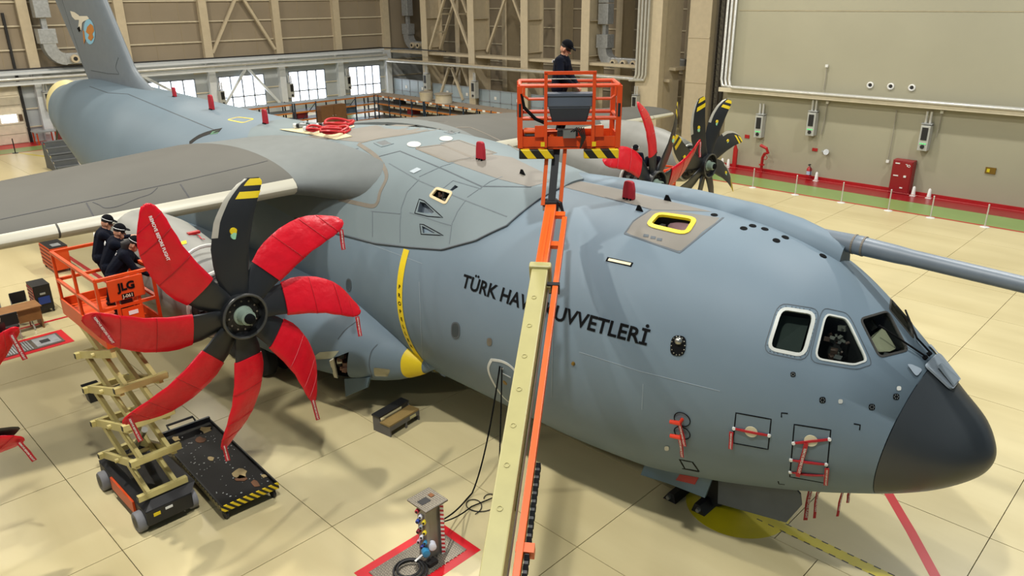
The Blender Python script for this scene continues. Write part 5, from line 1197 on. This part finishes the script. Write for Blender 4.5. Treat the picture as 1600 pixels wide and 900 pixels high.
# ---- step stool
t = thing('step_stool', 'low grey step stool with a brown tread under the fuselage', 'step stool', (-13.2, 9.4, 0)); R5 = rz(math.radians(8)); c5 = Vector((-13.22, 9.40, 0))
def S5(a, b, z): return c5+R5 @ Vector((a, b, z))
m_stool = mat('stool_grey', '#5d5a56', .6)
obj('tread', MB().box(S5(.12, 0, .30), (.32, 1.0, .04), R5), mat('tread_brown', '#8c7444', .6, var=.15), t); obj('tread', MB().box(S5(-.18, 0, .42), (.26, 1.0, .04), R5), m_dark, t)
for b in (-.48, .48): obj('side_panel', MB().prism([S5(-.3, b, 0), S5(.27, b, 0), S5(.27, b, .28), S5(-.05, b, .30), S5(-.08, b, .42), S5(-.3, b, .42)], R5 @ Vector((0, .03, 0))), m_stool, t)
obj('front_rail', MB().box(S5(.27, 0, .22), (.03, 1.0, .12), R5), m_stool, t); obj('middle_leg', MB().box(S5(.27, .05, .1), (.03, .05, .2), R5), m_stool, t); obj('label_plate', MB().box(S5(.29, .27, .22), (.01, .2, .07), R5), mat('plate_pale', '#c9c08e', .5), t)
# ---- left side furniture
t, pl = hatch_frame(-25.5, -24.22, 3.6, 5.62, .2, 'red bordered floor hatch with steel grating at the left edge', 'floor_hatch')
for k in range(11): obj('grate_bar', MB().bb(-25.25, -24.45, 3.85+k*.07, 3.89+k*.07, .02, .04), m_galv, pl)
obj('hatch_lid', MB().bb(-25.2, -24.5, 4.7, 5.35, .02, .035), m_galv, pl); obj('hatch_latch', MB().bb(-24.95, -24.7, 4.85, 5.1, .035, .045), m_dark, pl)
t = thing('waste_bin', 'small black waste bin alone on the floor behind the scissor lift', 'bin', (-19.9, 4.75, 0))
obj('bin_body', MB().add([(-19.9+x*s, 4.75+y*s, z) for z, s in ((0, .13), (.42, .18)) for x, y in ((-1, -1), (1, -1), (1, 1), (-1, 1))], [(0, 1, 2, 3), (0, 1, 5, 4), (1, 2, 6, 5), (2, 3, 7, 6), (3, 0, 4, 7)]), m_dark, t); obj('bin_rim', MB().bb(-20.09, -19.71, 4.56, 4.94, .40, .44), m_blk, t)
t = thing('desk', 'brown wooden desk at the left edge behind the floor hatch', 'desk', (-26.2, 4.6, 0)); m_wood = mat('desk_wood', '#8d6236', .45, var=.12, scale=5); 
obj('desk_top', MB().bb(-26.72, -26.0, 3.4, 5.36, .72, .76), m_wood, t, bevel=.008); obj('modesty_panel', MB().bb(-26.08, -26.05, 3.5, 5.3, .32, .72), m_wood, t); obj('end_panel', MB().bb(-26.7, -26.05, 5.28, 5.32, .0, .72), m_wood, t)
for y in (5.0, 3.6):
    for s in (0, 1): obj('leg', MB().tube([(-26.3, y, .7), (-26.05-.5*s, y+.05, .02)], .025, 6), m_pipe, t)
def chair(c, a, label):
    c = Vector(c); R = rz(a); q = lambda x, y, z: c+R @ Vector((x, y, z)); t = thing('office_chair', label, 'chair', c, 'black visitor chairs at the desk')
    obj('seat', MB().box(q(0, 0, .45), (.46, .46, .07), R), m_dark, t, bevel=.03); obj('backrest', MB().box(q(-.24, 0, .74), (.05, .46, .38), R), m_dark, t, bevel=.02)
    for x in (-.2, .22):
        for y in (-.2, .2): obj('leg', MB().tube([q(x*.9, y, .43), q(x, y, .0)], .018, 6), m_pipe, t)
    for y in (-.22, .22): obj('back_stay', MB().tube([q(-.2, y, .45), q(-.25, y, .85)], .015, 6), m_pipe, t)
chair((-27.15, 5.05, 0), 0, 'black chair behind the brown desk, nearest the tool trolley'); chair((-27.1, 4.3, 0), 0, 'black chair behind the brown desk, cut by the left edge'); chair((-25.75, 4.35, 0), math.pi, 'black chair in front of the brown desk')
def drawer_cab(name, c, size, m, label, cat, drawers=5, top=m_dark):
    c = Vector(c); sx, sy, sz = size; t = thing(name, label, cat, c)
    b = obj('body', MB().bb(c.x-sx/2, c.x+sx/2, c.y-sy/2, c.y+sy/2, .12, sz), m, t, bevel=.012); obj('top_mat', MB().bb(c.x-sx/2, c.x+sx/2, c.y-sy/2, c.y+sy/2, sz, sz+.03), top, t); 
    for k in range(drawers):
        z = .16+(sz-.2)*k/drawers; d_ = obj('drawer', MB().bb(c.x-sx/2+.03, c.x+sx/2-.03, c.y-sy/2-.015, c.y-sy/2, z, z+(sz-.2)/drawers-.02), m if name == 'tool_cabinet' else m_red, t); obj('handle', MB().bb(c.x-sx/2+.08, c.x+sx/2-.08, c.y-sy/2-.03, c.y-sy/2-.015, z+(sz-.2)/drawers-.06, z+(sz-.2)/drawers-.04), m_dark, d_)
    for x in (-1, 1):
        for y in (-1, 1): obj('caster', MB().lathe([(-.025, .06), (.025, .06)], c+Vector((x*sx*.42, y*sy*.42, .06)), (0, 1, 0), 12), m_dark, t)
    return t
t = drawer_cab('tool_cabinet', (-32.0, 7.45, 0), (1.35, .62, 1.0), m_or, 'orange tool cabinet on casters with a black top beside the red floor line', 'tool cabinet'); obj('paper_sheet', MB().bb(-31.9, -31.5, 7.3, 7.6, 1.03, 1.035), m_galv, t)
t = drawer_cab('tool_trolley', (-27.7, 5.75, 0), (.75, .5, .95), m_dark, 'black tool trolley with red drawers next to the desk', 'tool trolley', 6); obj('blue_bin', MB().bb(-27.33, -27.30, 5.58, 5.92, .34, .58), mat('bin_blue', '#1e3f8f', .4), t); obj('grey_label', MB().bb(-27.33, -27.305, 5.66, 5.82, .66, .72), m_galv, t)
# ---- far left: stair unit, ladder, racks of red stores
t = thing('stair_unit', 'dark grey maintenance stairs behind the near wing', 'stairs', (-52.5, 13.9, 0)); m_sg = mat('stair_grey', '#54585a', .6)
for k in range(5): obj('step', MB().bb(-53.6+k*.38-.05, -53.6+k*.38+.36, 13.2, 14.5, 1.55-k*.34, 1.62-k*.34), m_sg, t); obj('riser', MB().bb(-53.6+k*.38+.33, -53.6+k*.38+.36, 13.2, 14.5, 1.25-k*.34, 1.58-k*.34), m_sg, t)
for y in (13.15, 14.5): obj('stringer', MB().prism([(-53.7, y, 1.6), (-51.7, y, .05), (-51.9, y, 0), (-53.7, y, 0)], (0, .05, 0)), m_sg, t)
t = thing('platform_ladder', 'silver ladder standing by the tail in front of a bright window', 'ladder', (-57, 16.0, 0))
for y in (15.7, 16.3): obj('stile', MB().beam((-57, y, 0), (-57.6, y, 3.6), .06), m_galv, t)
for k in range(10): obj('rung', MB().beam((-57-.06*k, 15.7, .3+k*.35), (-57-.06*k, 16.3, .3+k*.35), .035), m_galv, t)
obj('strut', MB().beam((-59, 15.2, 0), (-57.6, 15.7, 3.6), .09), mat('strut_green', '#3c4638', .6), t)
for i, (x, y, w, h, m) in enumerate(((-60.5, 16.6, 1.2, 1.4, '#7a1c20'), (-59.0, 18.2, 1.3, 1.0, '#8f1e22'), (-61.5, 18.8, 1.5, 1.8, '#4a2a20'))):
    t = thing('store_crate', ['dark red store crate nearest the ladder by the tail', 'low red store crate under the tail', 'tall brown store crate behind the tail'][i], 'crate', (x, y, 0)); mm = mat('crate%d' % i, m, .6)
    obj('crate_body', MB().bb(x-.4, x+.4, y-w/2, y+w/2, .08, h), mm, t, bevel=.02); obj('crate_lid', MB().bb(x-.43, x+.43, y-w/2-.03, y+w/2+.03, h, h+.06), m_dark, t); obj('skid', MB().bb(x-.35, x+.35, y-w/2+.1, y-w/2+.2, 0, .08), m_wood, t); obj('skid', MB().bb(x-.35, x+.35, y+w/2-.2, y+w/2-.1, 0, .08), m_wood, t)
t = thing('work_table', 'small orange legged table beside the sectional door', 'table', (-63.6, 15.9, 0)); obj('table_top', MB().bb(-64.2, -63.0, 15.2, 16.6, .85, .92), m_galv, t)
for x in (-64.1, -63.1):
    for y in (15.3, 16.5): obj('leg', MB().bb(x-.04, x+.04, y-.04, y+.04, 0, .85), m_or, t)
for i, y in enumerate((10.5, 13.2)):
    t = thing('barrier_post', ['black barrier post at the far left, cut by the edge', 'black barrier post on the strip by the sectional door'][i], 'post', (-60.8, y, 0), 'barrier posts'); obj('pole', MB().tube([(-60.8, y, 0), (-60.8, y, 1.0)], .035, 8), m_dark, t); obj('base_plate', MB().lathe([(0, .2), (.03, .18)], (-60.8, y, 0), (0, 0, 1), 14), m_dark, t)
slabm = struct('trim_14', MB().bb(-64.9, -62.9, -8, 17, .001, .006), m_redf); struct('trim_15', MB().bb(-62.9, -60.9, -8, 17, .001, .006), m_green); struct('trim_16', MB().bb(-60.9, -60.75, -8, 17, .001, .006), m_redf)
# ---- storage racks along the back
m_beamo = mat('rack_orange', '#b06a28', .5); m_upr = mat('rack_blue', '#20303f', .5); m_deck = mat('rack_deck', '#7d7264', .6, var=.1); m_deckg = mat('rack_deck_grey', '#7f8a90', .4, var=.1)
def rack(x0, y0, x1, y1, dep, n, label, deck=m_deck):
    a = Vector((x0, y0, 0)); b = Vector((x1, y1, 0)); L = (b-a).length; u = (b-a)/L; nrm = Vector((-u.y, u.x, 0)); t = thing('storage_rack', label, 'rack', (a+b)/2, 'storage racks'); R = Matrix((u, nrm, Vector((0, 0, 1)))).transposed()
    for i in range(n+1):
        for s in (0, 1): obj('upright', MB().box(a+u*(L*i/n)+nrm*dep*s+Vector((0, 0, 1.05)), (.09, .09, 2.1), R), m_upr, t)
    for z in (.15, .8, 1.42, 2.06):
        obj('shelf_deck', MB().box((a+b)/2+nrm*dep/2+Vector((0, 0, z)), (L, dep, .04), R), deck, t)
        for s in (0, 1): obj('shelf_beam', MB().box((a+b)/2+nrm*dep*s+Vector((0, 0, z-.05)), (L, .05, .11), R), m_beamo, t)
    for i in range(0, n, 2): obj('brace', MB().beam(a+u*(L*i/n)+nrm*dep+Vector((0, 0, .2)), a+u*(L*(i+1)/n)+nrm*dep+Vector((0, 0, 2)), .04), m_upr, t)
    for i in range(n): obj('shelf_label', MB().box(a+u*(L*(i+.5)/n)-nrm*.03+Vector((0, 0, 2.0)), (.3, .01, .14), R), m_white, t)
    return t
rack(-56.3, 23.0, -56.3, 31.2, -1.5, 4, 'long storage rack under the left bright windows', m_deckg); rack(-56.3, 31.4, -56.3, 39.0, -1.5, 4, 'storage rack under the right bright windows', m_deckg); rack(-56.0, 39.2, -48.2, 39.0, 1.6, 5, 'storage rack running forward from the corner, below the blue partition'); rack(-48.0, 39.0, -37.0, 38.6, 1.6, 7, 'storage rack nearest the far wing, carrying the fibreglass tubs')
m_tub = mat('tub_pale', '#b9b19c', .5)
for i, (x, y, s) in enumerate(((-48.3, 39.4, .55), (-46.3, 39.5, .8))):
    t = thing('fibreglass_tub', ['smaller pale fibreglass tub on the rack, left of two', 'larger pale fibreglass tub on the rack, right of two'][i], 'tub', (x, y, 2.1)); obj('tub_shell', MB().lathe([(0, s*.85), (.62, s*.98 if i == 0 else s*.78), (.66, s*1.02 if i == 0 else s*.8), (.66, s*.6), (.3, s*.5)], (x, y, 2.09), (0, 0, 1), 18), m_tub, t, smooth=True); obj('tub_cover', MB().lathe([(.66, s*.95), (.72, s*.9)], (x, y, 2.09), (0, 0, 1), 18), mat('tub_grey', '#7d7668', .6), t)
random.seed(12)
bi = 0
names_c = ['red', 'brown', 'blue grey', 'pale', 'dark']; cols_c = ['#93262d', '#6a4426', '#5f7688', '#b3b0a6', '#2a2c30']
spots = [(-55.6, 24.2, .82), (-55.6, 25.6, .82), (-55.6, 27.3, 1.44), (-55.6, 29.0, .82), (-55.6, 30.4, .17), (-55.6, 32.3, .82), (-55.6, 35.4, .17), (-55.6, 37.0, .82), (-54.8, 39.9, .82), (-52.4, 39.9, 1.44), (-50.6, 39.9, .82), (-46.0, 39.7, .82), (-43.8, 39.6, .82)]
for i, (x, y, z) in enumerate(spots):
    k = i % 5; c = Vector((x, y, z)); w, h = random.uniform(.7, 1.1), random.uniform(.3, .5)
    t = thing('store_box', '%s store box on the %s, %s along it' % (names_c[k], 'window rack' if x < -55.2 else 'forward rack', ['first', 'second', 'third', 'fourth', 'fifth', 'sixth', 'seventh', 'eighth', 'first', 'second', 'third', 'fourth', 'fifth'][i]), 'box', c, 'boxes on the racks')
    obj('box_body', MB().box(c+Vector((0, 0, h/2)), (.7, w, h)), mat('store%d' % k, cols_c[k], .6), t); obj('box_lid', MB().box(c+Vector((0, 0, h+.02)), (.74, w+.04, .04)), mat('storelid%d' % k, cols_c[(k+1) % 5], .6), t)
t = thing('brown_cabinet', 'brown two-door cabinet standing before the corner of the racks', 'cabinet', (-54.3, 34.4, 0)); obj('cabinet_body', MB().bb(-54.6, -54.0, 33.2, 35.6, 0, 1.75), mat('cab_brown', '#6a4a2c', .5), t)
for y in (33.22, 34.42): d_ = obj('cabinet_door', MB().bb(-54.0, -53.96, y, y+1.16, .05, 1.7), mat('cab_brown', '#6a4a2c'), t); obj('knob', MB().sphere((-53.94, y+(1.05 if y < 34 else .1), .95), .04, 8), m_metal, d_)
# ---- tools and red hoses on the wing root
def topz(x, y):
    loc = SKIN.ray_cast(Vector((x, y, 12)), Vector((0, 0, -1)))[0]; return loc.z if loc is not None else 6.5
kc = hit((500, 208))[0]
def on_top(px, py, lift): h = hit((px, py))[0]; return h+Vector((0, 0, lift))
mt = obj('work_mat', MB().prism([on_top(p[0], p[1], .012) for p in ((437, 203), (476, 201), (552, 194), (554, 199), (530, 206), (550, 214), (525, 219), (480, 210))], (0, 0, .012)), mat('mat_cream', '#c9bd95', .7)); tag(mt, 'cream work mat spread on the wing root under the red hoses', 'mat')
for i, (px, py, r, n) in enumerate(((524, 210, .40, 3), (495, 207, .28, 2), (530, 197, .42, 2))):
    c = on_top(px, py, .05); tag(obj('red_hose', MB().tube([c+Vector((r*(1-.06*a/6.28)*math.cos(a), r*(1-.06*a/6.28)*math.sin(a), .02+.035*a/6.28+.05*math.sin(a*1.5))) for a in np.linspace(0, 6.28*n, 26*n)], .035, 6), mat('hose_red', '#b4151b', .4)), ['big coiled red hose nearest the viewer on the wing root', 'small red hose coil beside the tools on the wing root', 'red hose loops trailing over the far side of the wing root'][i], 'hose', 'red hoses on the wing root')
random.seed(8)
for i in range(9):
    px = 462+i*6.0; py = 203+random.uniform(-3, 3); c = on_top(px, py, .06); m = [m_white, m_dark, m_galv][i % 3]
    t = thing('clamp_tool', '%s hand tool on the cream mat, %s from the left' % (['white', 'black', 'grey'][i % 3], ['first', 'second', 'third', 'fourth', 'fifth', 'sixth', 'seventh', 'eighth', 'ninth'][i]), 'tool', c, 'tools on the wing mat')
    obj('tool_body', MB().box(c+Vector((0, 0, .03)), (.22, .10, .12), rz(random.random()*3)), m, t, bevel=.02); obj('tool_grip', MB().tube([c, c+Vector((.1, .1, .1)), c+Vector((.2, .1, .06))], .025, 6), m_dark, t)
# tag rag and red fastener on near nacelle
c, n = hit((302, 366)); t = thing('red_tool_tag', 'dark red tag with a strap lying on the near engine cowl', 'tag', c); obj('tag_block', MB().box(c+n*.03, (.1, .24, .05)), m_red, t); A, na = hit((308, 369)); B, nb = hit((319, 377)); ribbon(t, A+na*.02, B+nb*.03, .03, na, txt=False)
patch('yellow_sticker', [(283, 378), (291, 376), (292, 381), (284, 383)], m_yel, NAC[0], .01)
# yellow outline on the rear crown
band('yellow_outline', rrect([(355, 187), (372, 183), (397, 186), (380, 192)], .2), .05, m_yel, fus, True)
band('tail_line', [(140, 135), (168, 145), (200, 147), (260, 172), (335, 203)], .03, m_line, fus)
band('flap_gap', curve([(296, 224), (310, 214), (328, 207), (345, 203)]), .22, m_int, fus); band('flap_gap_green', [(330, 208), (342, 206)], .16, mat('gap_green', '#4c7a5a', .5), fus)
# ================================================================== PEOPLE
m_navy = mat('navy_cloth', '#10131d', .9, spec=.1, var=.15, scale=9, bump=.3, bscale=30); m_skin = mat('skin', '#b98466', .55, var=.05); m_shoe = mat('shoe_black', '#101011', .5); m_hair = mat('hair_dark', '#17110e', .7, var=.2, scale=20); m_cap = mat('cap_black', '#0b0c10', .9, spec=.1)
def person(base, yaw, label, lean=.2, hands=((.45, .22, 1.05), (.45, -.22, 1.05)), nod=.4, knees=.0, hair=False, cap=True, band_=True):
    base = Vector(base); R = rz(yaw); q = lambda p: base+R @ Vector(p)
    pel = Vector((-.05, 0, .96-.06*knees)); ch = pel+Vector((math.sin(lean)*.42, 0, math.cos(lean)*.42)); nk = ch+Vector((math.sin(lean)*.13, 0, math.cos(lean)*.13)); hd = nk+Vector((math.sin(lean+nod*.4)*.125, 0, math.cos(lean+nod*.4)*.125))
    fw = Vector((math.cos(nod), 0, -math.sin(nod))); up = Vector((math.sin(nod), 0, math.cos(nod)))
    caps = []   # (a, b, ra, rb, mat)
    def C(a, b, ra, rb, m): caps.append((Vector(a), Vector(b), ra, rb, m))
    C(pel+Vector((0, -.09, 0)), pel+Vector((0, .09, 0)), .13, .13, 1); C(pel, ch, .155, .165, 1); C(pel+Vector((0, .06, .1)), ch+Vector((0, .08, 0)), .11, .13, 1); C(pel+Vector((0, -.06, .1)), ch+Vector((0, -.08, 0)), .11, .13, 1); C(ch+Vector((0, -.16, .05)), ch+Vector((0, .16, .05)), .10, .10, 1); C(ch, nk, .11, .07, 1); C(nk, hd, .058, .06, 0)
    C(hd+up*.0-fw*.02, hd+up*.075-fw*.015, .086, .092, 0); C(hd-up*.045+fw*.03, hd-up*.07+fw*.055, .055, .04, 0)          # skull, jaw
    C(hd+fw*.085+up*.015, hd+fw*.108-up*.012, .012, .016, 0); C(hd+fw*.078-up*.045-Vector((0, .018, 0)), hd+fw*.078-up*.045+Vector((0, .018, 0)), .010, .010, 0)  # nose, mouth
    for s in (-1, 1): C(hd+Vector((0, s*.088, 0))+up*.02, hd+Vector((0, s*.094, 0))-up*.02, .016, .013, 0)           # ears
    for s, h in ((1, Vector(hands[0])), (-1, Vector(hands[1]))):
        sh = ch+Vector((0, s*.19, .07)); v = h-sh
        if v.length > .56: h = sh+v.normalized()*.56; v = h-sh
        bend = math.sqrt(max(.0, .29**2-(v.length/2)**2)); dn = Vector((-.25, s*.55, -.8)); dn = (dn-v.normalized()*dn.dot(v.normalized())).normalized(); el = sh+v/2+dn*bend
        C(sh, el, .078, .06, 1); fa = (h-el).normalized(); C(el, h-fa*.03, .058, .042, 1); C(h-fa*.03, h, .028, .028, 0)
        pa = h+fa*.075; sd = fa.cross(Vector((0, 0, 1))); sd = sd.normalized() if sd.length > .1 else Vector((0, 1, 0)); C(h, pa, .03, .028, 0); C(h+sd*.018, pa+sd*.02, .02, .02, 0); C(h-sd*.018, pa-sd*.02, .02, .02, 0)
        cu = Vector((0, 0, -1)); cu = (cu-fa*cu.dot(fa)); cu = cu.normalized() if cu.length > .1 else Vector((1, 0, 0))
        for k, ln in enumerate((.062, .075, .07, .052)):
            f0 = pa+sd*(-.033+.022*k); f1 = f0+fa*ln*.6+cu*.012; C(f0, f1, .0105, .010, 0); C(f1, f1+(fa*.5+cu*.8).normalized()*ln*.5, .010, .0085, 0)
        th0 = h+fa*.025+sd*(-s*.03); th1 = th0+(fa*.6-sd*s*.7).normalized()*.04; C(th0, th1, .014, .011, 0); C(th1, th1+(fa*.9+cu*.3).normalized()*.03, .011, .009, 0)
    for s in (-1, 1):
        hp = pel+Vector((0, s*.10, -.03)); kn = Vector((.04+.10*knees, s*.12, .50)); an = Vector((-.05, s*.13, .09)); C(hp, kn, .10, .066, 1); C(kn, an, .066, .046, 1); C(an, an+Vector((.0, 0, -.045)), .048, .045, 2); C(an+Vector((-.03, 0, -.05)), an+Vector((.16, s*.02, -.055)), .042, .036, 2)
    mb = MB()
    for a, b, ra, rb, m in caps:
        n = 10; d = b-a; L = max(d.length, 1e-4); t = d/L; rows = []
        prof = [(-ra*math.cos(x), ra*math.sin(x)) for x in np.linspace(.05, math.pi/2, 4)]+[(L+rb*math.sin(x), rb*math.cos(x)) for x in np.linspace(0, math.pi/2-.05, 4)]
        mb.lathe(prof, a, t, n)
    me = D.meshes.new('person'); me.from_pydata(mb.v, [], mb.f); tmp = D.objects.new('tmp', me); COL.objects.link(tmp)
    md = tmp.modifiers.new('r', 'REMESH'); md.mode = 'VOXEL'; md.voxel_size = .0105; md.use_smooth_shade = True; sm = tmp.modifiers.new('s', 'SMOOTH'); sm.factor = .5; sm.iterations = 3
    dg = bpy.context.evaluated_depsgraph_get(); dg.update(); bm_ = D.meshes.new_from_object(tmp.evaluated_get(dg)); D.objects.remove(tmp)
    n = len(bm_.vertices); co = np.empty(n*3); bm_.vertices.foreach_get('co', co); co = co.reshape(-1, 3)
    best = np.full(n, 1e9); lab = np.zeros(n, int)
    for a, b, ra, rb, m in caps:
        a_ = np.array(a); d_ = np.array(b)-a_; t_ = np.clip(((co-a_)@d_)/max(d_@d_, 1e-9), 0, 1); ds = np.linalg.norm(co-a_-t_[:, None]*d_, axis=1)-(ra+(rb-ra)*t_); k = ds < best; best[k] = ds[k]; lab[k] = m
    Rm = np.array(R); wc = co@Rm.T+np.array(base); bm_.vertices.foreach_set('co', wc.ravel())
    for p in bm_.polygons: p.material_index = int(lab[p.vertices[0]]); p.use_smooth = True
    t = thing('person', label, 'person', base, None)
    bo = link('body', bm_, t, [m_skin, m_navy, m_shoe])
    def loc(p): return q(p)
    hu = R @ up; hf = R @ fw; hl = R @ Vector((0, 1, 0)); H = loc(hd)
    def dome(r, lo, m, name, fx=0.):
        rings = []
        for a in np.linspace(lo, math.pi/2-.03, 7): rings.append([H+hu*(.066+r*1.08*math.sin(a))+(hf*math.cos(k)*1.08+hl*math.sin(k)*.98)*r*math.cos(a)-hf*.012 for k in [2*math.pi*j/20 for j in range(20)]])
        return obj(name, MB().loft(rings), m, t, smooth=True)
    dome(.097, -.75, m_hair, 'hair')
    if cap:
        c = dome(.106, .05, m_cap, 'cap'); obj('cap_peak', MB().prism([H+hu*.088+hf*.07+hl*.088, H+hu*.078+hf*.15+hl*.055, H+hu*.073+hf*.17, H+hu*.078+hf*.15-hl*.055, H+hu*.088+hf*.07-hl*.088], hu*.012), m_cap, c)
        if band_: obj('cap_band', MB().torus(H+hu*.085-hf*.012, hu, .108, .006, 20, 5), m_white, c)
    if hair: obj('long_hair', MB().tube([H-hf*.06+hu*.03, H-hf*.13-hu*.05, H-hf*.17-Vector((0, 0, .2)), H-hf*.16-Vector((0, 0, .38))], [.07, .085, .075, .025], 10), m_hair, t, smooth=True)
    for s in (-1, 1): obj('eye', MB().sphere(H+hf*.082+hl*s*.03+hu*.022, .009, 8), m_blk, t)
    bk = loc(ch+Vector((-.165*math.cos(lean), 0, .04+.165*math.sin(lean)*.3))); obj('back_badge', MB().box(bk, (.012, .16, .045), R @ Matrix.Rotation(lean, 3, 'Y')), m_white, t)
    return t
ZF = 4.05
YAWP = math.radians(90)
person((-15.45, 4.40, ZF), math.radians(72), 'person in navy jacket and black cap, farthest of three at the near engine', .30, ((.55, .15, 1.25), (.55, -.1, 1.2)), .45)
person((-14.75, 4.30, ZF), math.radians(72), 'person in navy jacket reaching an arm to the near engine cowl', .42, ((.62, .22, 1.18), (.66, -.12, 1.35)), .35)
person((-14.2, 4.20, ZF), math.radians(66), 'person with long dark hair and navy jacket, nearest of three on the platform', .62, ((.58, .15, .95), (.55, -.15, .9)), .6, .4, hair=True)
man = bc+rh*-.10+fh*.12; ym = math.atan2(rh.y, rh.x)
person((man.x, man.y, bc.z+.025), ym+.15-.5, 'person in navy jacket and cap standing at the boom basket controls', .12, ((.30, -.05, 1.02), (.30, -.22, 1.02)), .55, band_=False)
person((-14.0, 20.75, 3.3), math.radians(-40), 'person with dark cap behind the upright red cover at the far engine', .3, ((.45, .2, 1.1), (.45, -.2, 1.1)), .2)
person((-14.8, 20.95, 3.3), math.radians(-60), 'person half hidden between the red cover and a bare far blade', .3, ((.45, .2, 1.1), (.45, -.2, 1.1)), .2)
